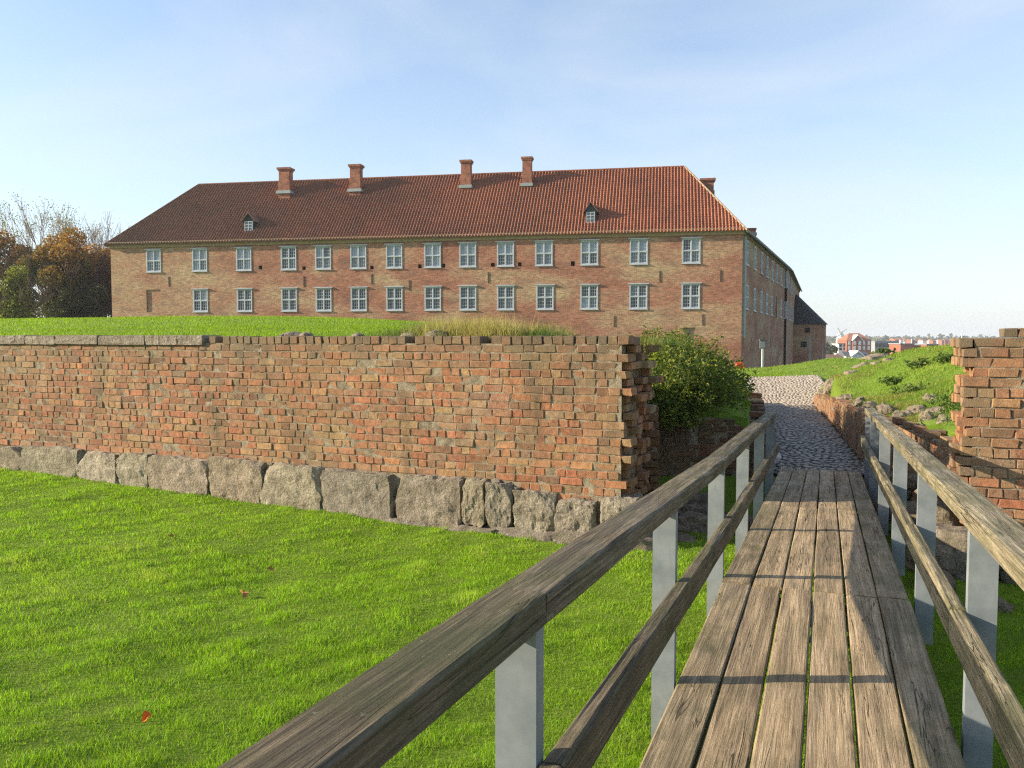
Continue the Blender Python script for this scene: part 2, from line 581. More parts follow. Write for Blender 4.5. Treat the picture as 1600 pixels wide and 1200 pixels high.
def blades(name, P, length, width, tint, lean=0.5, curl=0.5, mat='grass', parent=None, seed=1, az=None):
    """grass: each blade is a bent strip of three triangles' worth of quads, rooted at P"""
    r = np.random.default_rng(seed)
    n = len(P)
    if az is None: az = r.uniform(0, 2 * math.pi, n)
    d = np.stack([np.cos(az), np.sin(az), np.zeros(n)], 1)
    side = np.stack([-np.sin(az), np.cos(az), np.zeros(n)], 1)
    twist = r.uniform(-0.9, 0.9, n)[:, None]
    side = side * np.cos(twist) + d * np.sin(twist)
    ln = (r.uniform(0.1, 1.0, n) * lean)
    h1 = length * 0.55
    mid = P + d * (ln * h1)[:, None]
    mid[:, 2] += h1 * np.sqrt(np.maximum(0.05, 1 - ln * ln))
    ln2 = np.clip(ln + r.uniform(0, 1, n) * curl, 0, 0.97)
    tip = mid + d * (ln2 * length * 0.5)[:, None]
    tip[:, 2] += length * 0.5 * np.sqrt(1 - ln2 * ln2)
    w = (width * 0.5)[:, None]
    V = np.stack([P - side * w, P + side * w, mid + side * w * 0.8, mid - side * w * 0.8, tip], 1).reshape(-1, 3)
    b = (np.arange(n) * 5)[:, None]
    F = np.concatenate([b + np.array([[0, 1, 2]]), b + np.array([[0, 2, 3]]), b + np.array([[3, 2, 4]])], 0)
    T = np.repeat(tint, 5, 0)
    me = np_mesh(name, V, 3, F, T)
    o = bpy.data.objects.new(name, me)
    return put(o, mat, parent)


def leaf_mesh(name, P, size, tint, seed=1, aspect=0.55, up=0.3):
    """many small folded leaves round the points P"""
    r = np.random.default_rng(seed)
    n = len(P)
    a = r.normal(size=(n, 3)); a[:, 2] *= 0.7
    a /= np.linalg.norm(a, axis=1)[:, None]
    nn = r.normal(size=(n, 3)); nn[:, 2] += up
    b = np.cross(a, nn); b /= np.linalg.norm(b, axis=1)[:, None] + 1e-9
    s = (size * r.uniform(0.6, 1.3, n))[:, None]
    c = np.cross(a, b)
    V = np.stack([P - a * s * 0.5, P + b * s * aspect * 0.5 + c * s * 0.08, P + a * s * 0.5, P - b * s * aspect * 0.5 + c * s * 0.08], 1).reshape(-1, 3)
    F = (np.arange(n) * 4)[:, None] + np.array([[0, 1, 2, 3]])
    return np_mesh(name, V, 4, F, np.repeat(tint, 4, 0))


def tint_mix(cols, n, seed, jit=0.18, w=None):
    r = np.random.default_rng(seed)
    cols = np.array(cols)
    k = r.choice(len(cols), n, p=w)
    k2 = r.choice(len(cols), n, p=w)
    f = r.uniform(0, 1, n)[:, None]
    c = cols[k] * f + cols[k2] * (1 - f)
    return c * r.uniform(1 - jit, 1 + jit, n)[:, None]


def rock_mesh(name, size, seed, cuts=7, blocky=0.6, rough=0.10, facets=9, sm=False, keep=.66):
    """a broken stone: cube pushed towards an ellipsoid, then roughened"""
    bm = bmesh.new()
    bmesh.ops.create_cube(bm, size=2.0)
    bmesh.ops.subdivide_edges(bm, edges=bm.edges[:], cuts=cuts, use_grid_fill=True)
    off = Vector((seed * 3.17, seed * 1.31, seed * 7.7))
    for v in bm.verts:
        c = v.co.copy()
        s = c.normalized()
        k = c.lerp(s * 1.18, 1 - blocky)
        q_ = Vector((c.x * size[0], c.y * size[1], c.z * size[2])) * (1.6 / max(.25, min(size)))
        d = mnoise.fractal(c * 0.9 + off, 1.0, 2.0, 4) * rough * 2.2 + (mnoise.fractal(q_ * 1.2 + off, 0.6, 2.1, 5) - .4 * abs(mnoise.noise(q_ * 1.9 + off))) * rough * 0.75
        k = k * (1 + d)
        v.co = Vector((k.x * size[0] / 2, k.y * size[1] / 2, k.z * size[2] / 2))
    rr = random.Random(seed)
    half = Vector(size) / 2
    for _ in range(facets):          # split faces: cut the lump back to a few random planes
        n_ = Vector((rr.uniform(-1, 1), rr.uniform(-1.3, .2), rr.uniform(-1, 1))).normalized()
        sup = math.sqrt(sum((n_[i] * half[i]) ** 2 for i in range(3))) + blocky * .42 * sum(abs(n_[i]) * half[i] for i in range(3)) * .9
        lim = sup * rr.uniform(keep, keep * .5 + .57)
        for v in bm.verts:
            e_ = v.co.dot(n_) - lim
            if e_ > 0: v.co -= n_ * e_ * .88
    for v in bm.verts:
        w_ = v.co * 9 + off
        v.co += v.co.normalized() * (mnoise.fractal(w_, 0.8, 2.1, 4) * .012 + mnoise.noise(w_ * 3.3) * .004) * min(1.0, max(size) / .4)
    me = bpy.data.meshes.new(name)
    bm.to_mesh(me)
    bm.free()
    me.polygons.foreach_set('use_smooth', [sm] * len(me.polygons))
    return me


def rock(name, loc, size, seed, rotz=0.0, parent=None, mat='granite', tone=(1, 1, 1), **kw):
    o = bpy.data.objects.new(name, rock_mesh(name, size, seed, **kw))
    o.location = loc
    o.rotation_euler = (0, 0, rotz)
    o.color = (*tone, 1)
    return put(o, mat, parent)


# ------------------------------------------------------------------ the lie of the land (z relative to the eye, then + E)
WA = Vector((-8.6, 13.9))                     # a point of the moat wall's face
WU = Vector((0.9218, -0.3877)).normalized()   # along the wall, towards the bridge
WN = Vector((-WU.y, WU.x))                    # into the wall, away from the camera


def wpt(s, t_, z):
    return Vector((WA.x + WU.x * s + WN.x * t_, WA.y + WU.y * s + WN.y * t_, z))


def wall_s(px, py=600):
    """distance along the moat wall's face of the thing seen at that pixel; also its z"""
    d = at(px, py, 1.0)
    dx, dz = d.x, d.z - E
    # (dx*k, k) = WA + WU*s
    det = dx * (-WU.y) + WU.x
    k = (WA.x * (-WU.y) + WU.x * WA.y) / det
    s = (dx * k - WA.x) * WU.x + (k - WA.y) * WU.y
    return s, E + dz * k


S_END, _ = wall_s(984)
S_RIGHT, _ = wall_s(1501)


def interp(x, pts):
    return float(np.interp(x, [p[0] for p in pts], [p[1] for p in pts]))


PATH_L = [(8, 1.3), (9.7, 1.36), (10.3, 1.5), (10.9, 1.8), (11.1, 1.95), (13.2, 2.1), (13.58, 2.1), (13.6, 4.2), (20, 6.05), (29, 8.3), (33, 9.3), (37, 10.4)]
PATH_R = [(8, 4.7), (9.6, 5.1), (12.6, 5.8), (14.7, 6.2), (21.5, 8.35), (29, 10.6), (34, 12.9), (37, 13.6)]
PATH_Z = [(7, -2.5), (12.9, -2.5), (12.95, -2.13), (20, -2.22), (27, -2.3), (30, -2.22), (36, -1.72), (37, -1.68)]
ctrl = []
for X in (-45, -25, -16, -12, -8.6, -5, -2):
    k = (X - WA.x) / WU.x
    ctrl.append((X + 0.2, WA.y + WU.y * k + 0.55, -0.10))
ctrl += [(-25, 26, 0.45), (-10, 21, 0.36), (-3, 19, 0.26), (0.3, 11.0, -0.14), (1.3, 10.9, -0.22), (2.2, 13.5, -0.75), (1, 17, 0.0), (2.3, 17, -0.4),
         (-45, 36, 0.98), (-28, 34, 0.86), (-12, 33, 0.82), (-6.5, 32, 0.72), (-2, 30, 0.45), (2, 28, 0.0), (4.5, 24, -0.85), (4.6, 17.5, -1.25),
         (3.6, 14, -1.25), (5.6, 20, -1.5), (7.7, 28, -1.75), (9.6, 36, -1.7), (3, 45, -1.3), (5, 33, -1.55), (1.5, 36, -0.75), (6, 30, -1.75), (7, 40, -1.8), (-15, 55, -0.4), (-40, 60, -0.8),
         (-45, 82, -2.2), (-10, 78, -2.4), (20, 73, -2.98), (8, 60, -2.3), (12, 44, -1.95), (16.6, 50, -1.72), (16, 57, -2.22),
         (5.4, 9.9, -1.25), (6.2, 12.6, -1.3), (6.7, 14.7, -1.36), (8.8, 21.5, -1.62), (11.0, 29, -1.93), (13.1, 33.5, -1.86), (13.7, 37, -1.7),
         (6.6, 10.0, -0.7), (8.2, 9.0, -0.15), (12, 8, 0.0), (20, 6, 0.2), (8.4, 15, -0.85), (10.2, 15, -0.42), (13, 16, 0.05),
         (10.2, 21.6, -1.12), (11.9, 22, -0.22), (14, 22, -0.05), (22, 20, 0.25), (12.5, 27, -0.48), (13.4, 31, -1.02), (17, 27, -0.3), (17, 44, -1.02),
         (24, 40, -1.2), (30, 62, -2.7), (39, 116, -3.7), (60, 90, -4.2), (48, 140, -4.5), (80, 160, -6.6), (0, 165, -5), (-90, 165, -5), (120, 60, -5), (-100, 60, -1)]
CP = np.array(ctrl)


def _phi(r): return np.sqrt(r * r + 0.3)


_D = np.sqrt(((CP[:, None, :2] - CP[None, :, :2]) ** 2).sum(2))
_A = np.zeros((len(CP) + 1, len(CP) + 1))
_A[:-1, :-1] = _phi(_D)
_A[-1, :-1] = 1; _A[:-1, -1] = 1
_W = np.linalg.solve(_A + np.diag([1e-3] * len(CP) + [0]), np.append(CP[:, 2], 0))


def hill(X, Y):
    X = np.asarray(X, float); Y = np.asarray(Y, float)
    out = np.zeros(X.shape).ravel()
    x, y = X.ravel(), Y.ravel()
    for i in range(0, len(x), 20000):
        d = np.sqrt((x[i:i + 20000, None] - CP[None, :, 0]) ** 2 + (y[i:i + 20000, None] - CP[None, :, 1]) ** 2)
        out[i:i + 20000] = _phi(d) @ _W[:-1] + _W[-1]
    return out.reshape(X.shape)


def path_lr(Y):
    Y = np.asarray(Y, float)
    return (np.interp(Y, *zip(*PATH_L)), np.interp(Y, *zip(*PATH_R)))


def land(X, Y):
    h = hill(X, Y)
    l, r = path_lr(Y)
    z = np.interp(Y, *zip(*PATH_Z))
    w_ = np.where(Y < 29.5, 0.27, 0.1)
    inside = (X > l - w_) & (X < r + w_) & (Y < 36.6)
    far = (Y >= 33)
    return np.where(inside, np.where(far, np.minimum(h, z - 0.07), z - 0.07), h) + E


def lawn_z(X, Y):
    X = np.asarray(X, float); Y = np.asarray(Y, float)
    f = np.clip(-X / 9.0, 0, 1.6)
    return E - 2.42 + 0.26 * f * f * (3 - 2 * np.minimum(f, 1)) * 0.9 + 0.018 * vnoise(X, Y, 1.3, 5) + 0.012 * vnoise(X, Y, 3.7, 6)


def grid_mesh(name, X, Y, Z, mat, keep=None):
    nx, ny = X.shape
    V = np.stack([X, Y, Z], 2).reshape(-1, 3)
    idx = np.arange(nx * ny).reshape(nx, ny)
    F = np.stack([idx[:-1, :-1], idx[1:, :-1], idx[1:, 1:], idx[:-1, 1:]], 2).reshape(-1, 4)
    me = np_mesh(name, V, 4, F, smooth=True)
    o = bpy.data.objects.new(name, me)
    return put(o, mat)


# far fields, out to the horizon
a = np.concatenate([np.linspace(-6000, -300, 14), np.linspace(-200, 200, 21), np.linspace(300, 6000, 14)])
b = np.concatenate([np.linspace(-600, 100, 8), np.linspace(160, 500, 12), np.linspace(700, 6000, 14)])
X, Y = np.meshgrid(a, b, indexing='ij')
Z = E - 7.6 + np.clip((Y - 500) / 5000, 0, 1) * 5.0
tag(grid_mesh('ground', X, Y, Z, 'fields'), kind='structure')

# the moat lawn in front of the wall
sg = np.concatenate([np.linspace(-30, 0, 40), np.linspace(0.1, 18, 150), np.linspace(18.3, 40, 30)])
tg = np.concatenate([np.linspace(-34, -13, 25), np.linspace(-12.8, 0.5, 120)])
S, T = np.meshgrid(sg, tg, indexing='ij')
X = WA.x + WU.x * S + WN.x * T
Y = WA.y + WU.y * S + WN.y * T
tag(grid_mesh('lawn', X, Y, lawn_z(X, Y), 'turf'), kind='structure')

# the ground behind the wall: mound, path trench, bank
sg = np.concatenate([np.linspace(-90, -12, 40), np.linspace(-11, 7, 40), np.arange(7.2, 24, 0.2), np.linspace(24.5, 60, 40), np.linspace(63, 120, 12)])
tg = np.concatenate([np.arange(0.4, 30, 0.25), np.linspace(30.5, 60, 45), np.linspace(63, 175, 36)])
S, T = np.meshgrid(sg, tg, indexing='ij')
X = WA.x + WU.x * S + WN.x * T
Y = WA.y + WU.y * S + WN.y * T
tag(grid_mesh('grass_mound', X, Y, land(X, Y), 'turf'), kind='structure')


# ------------------------------------------------------------------ brickwork helpers
BRICK_TONES = [((0.40, 0.125, 0.062), 3.2), ((0.46, 0.19, 0.085), 3.0), ((0.35, 0.155, 0.085), 2.2), ((0.43, 0.28, 0.125), 1.7),
               ((0.25, 0.135, 0.082), 1.6), ((0.19, 0.145, 0.10), 0.8), ((0.33, 0.225, 0.13), 1.5), ((0.12, 0.085, 0.065), 0.3)]
BT_C = np.array([c for c, w in BRICK_TONES])
BT_W = np.array([w for c, w in BRICK_TONES]); BT_W = BT_W / BT_W.sum()


def brick_tone(r):
    c = BT_C[r.choice(len(BT_C), p=BT_W)] * 0.45 + BT_C[r.choice(len(BT_C), p=BT_W)] * 0.2 + np.array([.315, .18, .10]) * .35
    return tuple(c * r.uniform(0.82, 1.15))


def brick_mesh(name, size, seed):
    """a worn hand-made brick, centred; 44 triangles"""
    r = random.Random(seed)
    bm = bmesh.new()
    bmesh.ops.create_cube(bm, size=1.0)
    for v in bm.verts:
        v.co = Vector((v.co.x * size[0], v.co.y * size[1], v.co.z * size[2]))
    bmesh.ops.bevel(bm, geom=bm.edges[:], offset=r.uniform(0.004, 0.009), segments=1, affect='EDGES', profile=0.6)
    for v in bm.verts:
        v.co += Vector((r.uniform(-.006, .006), r.uniform(-.006, .006), r.uniform(-.005, .005)))
    if r.random() < 0.35:       # a knocked corner
        k = r.choice(list(bm.verts)).co.copy()
        for v in bm.verts:
            d = (v.co - k).length
            if d < 0.05: v.co *= 0.86 + d * 2.0
    me = bpy.data.meshes.new(name)
    bm.to_mesh(me); bm.free()
    return me


BL, BH, BW = 0.264, 0.0885, 0.126
STRETCHERS = [brick_mesh('brick', (BL, BW, BH), 100 + i) for i in range(14)]
HEADERS = [brick_mesh('brick', (BW, BL, BH), 200 + i) for i in range(14)]
for me in STRETCHERS + HEADERS:
    me.materials.append(M['brick_obj'])


def place_bricks(root, items, limit, r, rest_name='brick_bond'):
    """items: (Vector centre, rotz, 's'|'h', (sx, sz), tone). The `limit` nearest become bricks of their own, the rest one joined part."""
    items.sort(key=lambda it: (it[0] - camo.location).length)
    inv = root.location
    for c, rz, kind, sc, tone in items[:limit]:
        o = bpy.data.objects.new('brick', random.choice(STRETCHERS if kind == 's' else HEADERS))
        o.location = c - inv
        fl = math.pi if random.random() < 0.5 else 0
        o.rotation_euler = (r.uniform(-.012, .012), r.uniform(-.012, .012), rz + fl + r.uniform(-.012, .012))
        o.scale = (sc[0], 1, sc[1])
        o.color = (*tone, 1)
        o.parent = root
        COL.objects.link(o)
    rest = items[limit:]
    if rest:
        VS, FS, TS, off = [], [], [], 0
        cache = {}
        for c, rz, kind, sc, tone in rest:
            me = random.choice(STRETCHERS if kind == 's' else HEADERS)
            if me.name not in cache:
                v = np.zeros(len(me.vertices) * 3); me.vertices.foreach_get('co', v)
                me.calc_loop_triangles()
                f = np.zeros(len(me.loop_triangles) * 3, dtype=np.int32); me.loop_triangles.foreach_get('vertices', f)
                cache[me.name] = (v.reshape(-1, 3), f.reshape(-1, 3))
            v, f = cache[me.name]
            v = v * np.array([sc[0], 1, sc[1]])
            cz, sz = math.cos(rz), math.sin(rz)
            V = np.stack([v[:, 0] * cz - v[:, 1] * sz + c.x - inv.x, v[:, 0] * sz + v[:, 1] * cz + c.y - inv.y, v[:, 2] + c.z - inv.z], 1)
            VS.append(V); FS.append(f + off); TS.append(np.tile(tone, (len(V), 1))); off += len(V)
        me = np_mesh(rest_name, np.concatenate(VS), 3, np.concatenate(FS), np.concatenate(TS))
        o = bpy.data.objects.new(rest_name, me)
        o.parent = root
        o['kind'] = 'stuff'
        put(o, 'brick_att')


def course_bricks(length, header, r, first=None):
    """(centre, length) pairs filling one course, with uneven joints"""
    out, s = [], (r.uniform(-0.2, 0.0) if first is None else first)
    while s < length:
        hd = header if r.random() > 0.14 else (not header)
        ln = (BW if hd else BL) * r.uniform(0.9, 1.08)
        out.append((s + ln / 2, ln, 'h' if hd else 's'))
        s += ln + r.uniform(0.008, 0.017)
    return out


def mortar_sheet(root, name, s0, s1, z0, z1, depth, step=0.05, fn=wpt):
    ns, nz = max(2, int((s1 - s0) / step)), max(2, int((z1 - z0) / step))
    V, F = [], []
    for i in range(ns + 1):
        for j in range(nz + 1):
            s = s0 + (s1 - s0) * i / ns; z = z0 + (z1 - z0) * j / nz
            d = depth + 0.004 * mnoise.noise((s * 5, z * 5, 3)) + 0.004 * mnoise.noise((s * 23, z * 23, 9)) - 0.010 * max(0.0, mnoise.noise((s * 1.3, z * 1.6, 31)) - .3)
            V.append(tuple(fn(s, d, z) - root.location))
    for i in range(ns):
        for j in range(nz):
            a = i * (nz + 1) + j
            F.append((a, a + nz + 1, a + nz + 2, a + 1))
    me = bpy.data.meshes.new(name)
    me.from_pydata(V, [], F)
    me.polygons.foreach_set('use_smooth', [True] * len(F))
    o = bpy.data.objects.new(name, me)
    o.parent = root
    return put(o, 'mortar')


WROT = math.atan2(WU.y, WU.x)
COURSE = 0.1005
Z_TOP = E + 0.045            # top of the brick-on-edge course

# ------------------------------------------------------------------ moat wall left of the bridge
wall = thing('moat_wall', 'long old red brick wall on granite blocks, left of the footbridge, with toothed broken end', 'brick wall', wpt(S_END - 2, 0.5, E - 2.5))
rb = np.random.default_rng(11)

# granite foot: pixel outline (x0, x1, top, bottom) of each block
STONES = [(-150, -92, 690, 722), (-90, -40, 692, 724), (-38, 42, 696, 728), (44, 130, 698, 740), (130, 189, 707, 748), (191, 239, 709, 756), (240, 332, 714, 768),
          (333, 416, 716, 776), (417, 508, 725, 789), (510, 616, 735, 803), (627, 726, 744, 814), (729, 762, 751, 812), (765, 804, 755, 822), (808, 872, 768, 829),
          (873, 934, 780, 829), (944, 996, 778, 830)]
stone_prof = []
for k, (x0, x1, y0, y1) in enumerate(STONES):
    s0, z1 = wall_s(x0, y0); s1, _ = wall_s(x1, y0)
    _, z0 = wall_s((x0 + x1) / 2, y1)
    w, h = s1 - s0, z1 - z0 + 0.06
    if x0 < 630: h += 0.12       # sunk a little into the turf
    stone_prof.append((s0, s1, z1))
    tn = random.uniform(1.0, 1.35)
    pale = (1.6, 1.6, 1.58) if x0 == 130 else (tn * random.uniform(.97, 1.06), tn, tn * random.uniform(.9, 1.02))
    rock('granite_block', wpt((s0 + s1) / 2, 0.13, z1 - h / 2 + 0.015), (w * 1.025, 0.52, h * 1.06), 40 + k, WROT, wall, 'granite', pale, cuts=19, blocky=0.925, rough=0.045, facets=7, keep=.78)
xx = 600
while xx < 1000:                 # low second row under the right half
    w = random.uniform(45, 110)
    yb = interp(xx + w / 2, [(600, 815), (1000, 862)])
    yt = interp(xx + w / 2, [(600, 806), (730, 818), (1000, 836)])
    s0, z1 = wall_s(xx, yt); s1, _ = wall_s(xx + w, yt); _, z0 = wall_s(xx + w / 2, yb)
    rock('granite_block', wpt((s0 + s1) / 2, 0.05, (z0 + z1) / 2 - 0.08), ((s1 - s0) * 1.05, 0.6, z1 - z0 + 0.25), 80 + int(xx), WROT, wall, 'granite', (.95,) * 3, cuts=7, blocky=0.8, rough=0.06)
    xx += w
for k in range(26):              # small pinning stones wedged between brick and granite
    s = wall_s(430 + k * 22 + random.uniform(-8, 8))[0]
    zt = interp(s, [((a + b) / 2, z) for a, b, z in stone_prof])
    rock('pinning_stone', wpt(s, 0.03, zt + random.uniform(-.03, .02)), (random.uniform(.07, .16), .16, random.uniform(.05, .1)), 300 + k, WROT, wall, 'granite', (.9,) * 3, cuts=3, blocky=0.6)


def stone_top(s):
    for a, b, z in stone_prof:
        if a - 0.04 <= s <= b + 0.04: return z - 0.02
    return E - 2.0


S_COPE, _ = wall_s(320, 530)
items = []
n_course = 21
for ci in range(n_course):
    zc = Z_TOP - 0.115 - COURSE * (ci + 0.5)
    end = S_END + (0.0 if ci % 2 else -0.06) + rb.uniform(-0.09, 0.05)
    s_left = -6.5
    for sc_, ln, kind in course_bricks(end - s_left, ci % 2 == 1, rb):
        s = s_left + sc_
        if s + ln / 2 > end + 0.03: continue
        if zc - 0.03 < stone_top(s): continue
        proud = rb.uniform(-0.003, 0.003)
        if rb.random() < 0.04: proud += 0.010
        if rb.random() < 0.03: proud -= 0.012
        depth = (BL if kind == 'h' else BW) / 2
        sx = ln / (BW if kind == 'h' else BL)
        items.append((wpt(s, depth - proud, zc + rb.uniform(-.003, .003)), WROT, kind, (sx, rb.uniform(.96, 1.05)), brick_tone(rb)))
    # the broken end: courses running back into the thickness
    tt = 0.14
    while tt < 1.22:
        hd = rb.random() < 0.5
        ln = (BW if hd else BL) * rb.uniform(.92, 1.06)
        e = S_END + rb.uniform(-0.16, 0.06) + (0.10 if (tt > 0.95 and ci < 5) else 0) - (0.05 if ci % 2 else 0)
        if ci < 19:
            items.append((wpt(e - (BL if hd else BW) / 2, tt + ln / 2, zc), WROT + math.pi / 2, 'h' if hd else 's', (ln / (BW if hd else BL), 1), brick_tone(rb)))
        tt += ln + 0.015
# brick on edge along the top, where there is no stone coping
s = S_COPE + 0.08
while s < S_END - 0.02:
    w = rb.uniform(.112, .135)
    if rb.random() > 0.025:
        items.append((wpt(s + w / 2, BL / 2 - rb.uniform(-.006, .01), Z_TOP - 0.058 + rb.uniform(-.004, .004)), WROT, 'h', (w / BW * .97, 1.18), tuple(np.array(brick_tone(rb)) * .85)))
    if rb.random() > 0.2:
        items.append((wpt(s + w / 2, BL * 1.55, Z_TOP - 0.07 + rb.uniform(-.006, .006)), WROT, 'h', (w / BW * .97, 1.1), tuple(np.array(brick_tone(rb)) * .8)))
    s += w + rb.uniform(.006, .014)
place_bricks(wall, items, 300, rb)
mortar_sheet(wall, 'mortar', -6.5, S_END - 0.10, E - 2.45, Z_TOP - 0.10, 0.0085)
mb = MB()
Mw = Matrix.Translation(wpt(0, 0, 0) - wall.location) @ Matrix.Rotation(WROT, 4, 'Z')
mb.box((-30, 0.03, E - 2.7 - 0), (S_END - 0.13, 1.18, Z_TOP - 0.125), Mw)
mb.build('wall_core', 'mortar', None).parent = wall
# granite coping on the far part
CP_X = [-260, -190, -120, -60, 0, 44, 90, 157, 230, 281, 320]
for k in range(len(CP_X) - 1):
    s0, _ = wall_s(CP_X[k]); s1, _ = wall_s(CP_X[k + 1])
    rock('coping_stone', wpt((s0 + s1) / 2, 0.17, Z_TOP - 0.055 + random.uniform(-.006, .006)), ((s1 - s0) * 0.985, 0.42, 0.14), 500 + k, WROT, wall, 'granite',
         (random.uniform(1.0, 1.2),) * 3, cuts=13, blocky=0.95, rough=0.02, facets=0)

# ------------------------------------------------------------------ moat wall right of the bridge
rwall = thing('moat_wall', 'ragged red brick wall end close by the right handrail, sunlit broken side', 'brick wall', wpt(S_RIGHT + 1.5, 0.5, E - 2.4))
items = []
for ci in range(20):
    zc = Z_TOP + 0.07 - COURSE * (ci + 0.5)
    start = S_RIGHT + (0.0 if ci % 2 else 0.06) + rb.uniform(-0.05, 0.05)
    if ci == 0: start = S_RIGHT + 0.36
    for sc_, ln, kind in course_bricks(4.2, ci % 2 == 0, rb, 0.0):
        s = start + sc_
        depth = (BL if kind == 'h' else BW) / 2
        items.append((wpt(s, depth - rb.uniform(-.008, .010), zc), WROT, kind, (ln / (BW if kind == 'h' else BL), rb.uniform(.96, 1.05)), tuple(np.array(brick_tone(rb)) * .92)))
    tt = 0.14
    while tt < 0.95 and ci > 0:
        hd = rb.random() < 0.5
        ln = (BW if hd else BL) * rb.uniform(.92, 1.06)
        e = start + rb.uniform(-0.02, 0.10) - (0.07 if rb.random() < .16 else 0)
        items.append((wpt(e + (BL if hd else BW) / 2, tt + ln / 2, zc), WROT + math.pi / 2, 'h' if hd else 's', (ln / (BW if hd else BL), 1), brick_tone(rb)))
        tt += ln + 0.015
place_bricks(rwall, items, 290, rb)
mortar_sheet(rwall, 'mortar', S_RIGHT + 0.12, S_RIGHT + 4.2, E - 2.5, Z_TOP - 0.04, 0.013)
mb = MB()
Mw = Matrix.Translation(wpt(0, 0, 0) - rwall.location) @ Matrix.Rotation(WROT, 4, 'Z')
mb.box((S_RIGHT + 0.17, 0.03, E - 2.7), (S_RIGHT + 24, 0.95, Z_TOP - 0.05), Mw)
mb.build('wall_core', 'mortar', None).parent = rwall
for k in range(7):
    rock('granite_block', wpt(S_RIGHT + 0.05 + k * 0.62, 0.06, E - 2.2), (0.6, 0.62, 0.52), 620 + k, WROT, rwall, 'granite', (.9,) * 3, cuts=7, blocky=0.75, rough=0.07)


# ------------------------------------------------------------------ low walls along the sunken path
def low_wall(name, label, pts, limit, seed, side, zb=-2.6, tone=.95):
    """pts: (x, y, top z rel. eye); brick face on the path's side"""
    r = np.random.default_rng(seed)
    c0 = Vector((*pts[0][:2], E + zb))
    root = thing(name, label, 'brick wall', c0)
    items = []
    core = MB()
    for (x0, y0, z0), (x1, y1, z1) in zip(pts, pts[1:]):
        d = Vector((x1 - x0, y1 - y0)); L = d.length; d.normalize()
        nrm = Vector((-d.y, d.x)) * side          # points away from the path
        rot = math.atan2(d.y, d.x)
        zt = max(z0, z1)
        nc = int((zt - zb) / COURSE)
        for ci in range(nc + 1):
            zc = E + zb + COURSE * (ci + .5)
            for sc_, ln, kind in course_bricks(L, ci % 2 == 0, r):
                if sc_ + ln / 2 > L + 0.05: continue
                f = sc_ / L
                top = z0 + (z1 - z0) * f + r.uniform(-.06, .06)
                if zc - E > top: continue
                dep = (BL if kind == 'h' else BW) / 2 - r.uniform(-.012, .012)
                p = Vector((x0 + d.x * sc_ + nrm.x * dep, y0 + d.y * sc_ + nrm.y * dep, zc))
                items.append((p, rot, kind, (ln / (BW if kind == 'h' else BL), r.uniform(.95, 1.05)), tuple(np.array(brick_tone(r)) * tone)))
        a = [Vector((x0, y0, 0)), Vector((x1, y1, 0))]
        n3 = Vector((nrm.x, nrm.y, 0))
        lo, hi = [], []
        for p, z in zip(a, (z0, z1)):
            for off in (0.012, 0.42):
                q = p + n3 * off
                lo.append(Vector((q.x, q.y, E + zb)) - c0); hi.append(Vector((q.x, q.y, E + z - .05)) - c0)
        core.quad(lo[0], lo[2], hi[2], hi[0]); core.quad(hi[0], hi[2], hi[3], hi[1]); core.quad(lo[0], hi[0], hi[1], lo[1])
        core.quad(lo[2], lo[3], hi[3], hi[2]); core.quad(lo[1], hi[1], hi[3], lo[3])
    place_bricks(root, items, limit, r)
    o = bpy.data.objects.new('mortar', core.mesh('mortar'))
    o.parent = root
    put(o, 'mortar')
    return root


low_wall('retaining_wall', 'low weathered brick wall along the right side of the cobbled path below the boulders',
         [(5.2, 9.75, -1.22), (5.85, 12.6, -1.26), (6.25, 14.7, -1.34), (8.4, 21.5, -1.62), (10.65, 29.2, -1.93)], 300, 21, -1)
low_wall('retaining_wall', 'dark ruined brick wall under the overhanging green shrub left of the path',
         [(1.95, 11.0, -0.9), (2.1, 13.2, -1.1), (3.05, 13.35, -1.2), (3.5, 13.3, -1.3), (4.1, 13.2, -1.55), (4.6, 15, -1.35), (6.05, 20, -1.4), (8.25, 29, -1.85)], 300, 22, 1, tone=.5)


# ------------------------------------------------------------------ cobbled path
ys = np.concatenate([np.arange(13.0, 30, 0.4), np.arange(30, 37.01, 0.25)])
fr = np.linspace(0, 1, 14)
Yg, Fg = np.meshgrid(ys, fr, indexing='ij')
l, r_ = path_lr(np.maximum(Yg, 13.65))


def path_z(Y, f):
    z = np.interp(Y, *zip(*PATH_Z))
    # the setts are pitched up at the outside of the bend
    return E + z + np.clip((Y - 27) / 6, 0, 1) * np.clip(f - 0.25, 0, 1) * 0.12


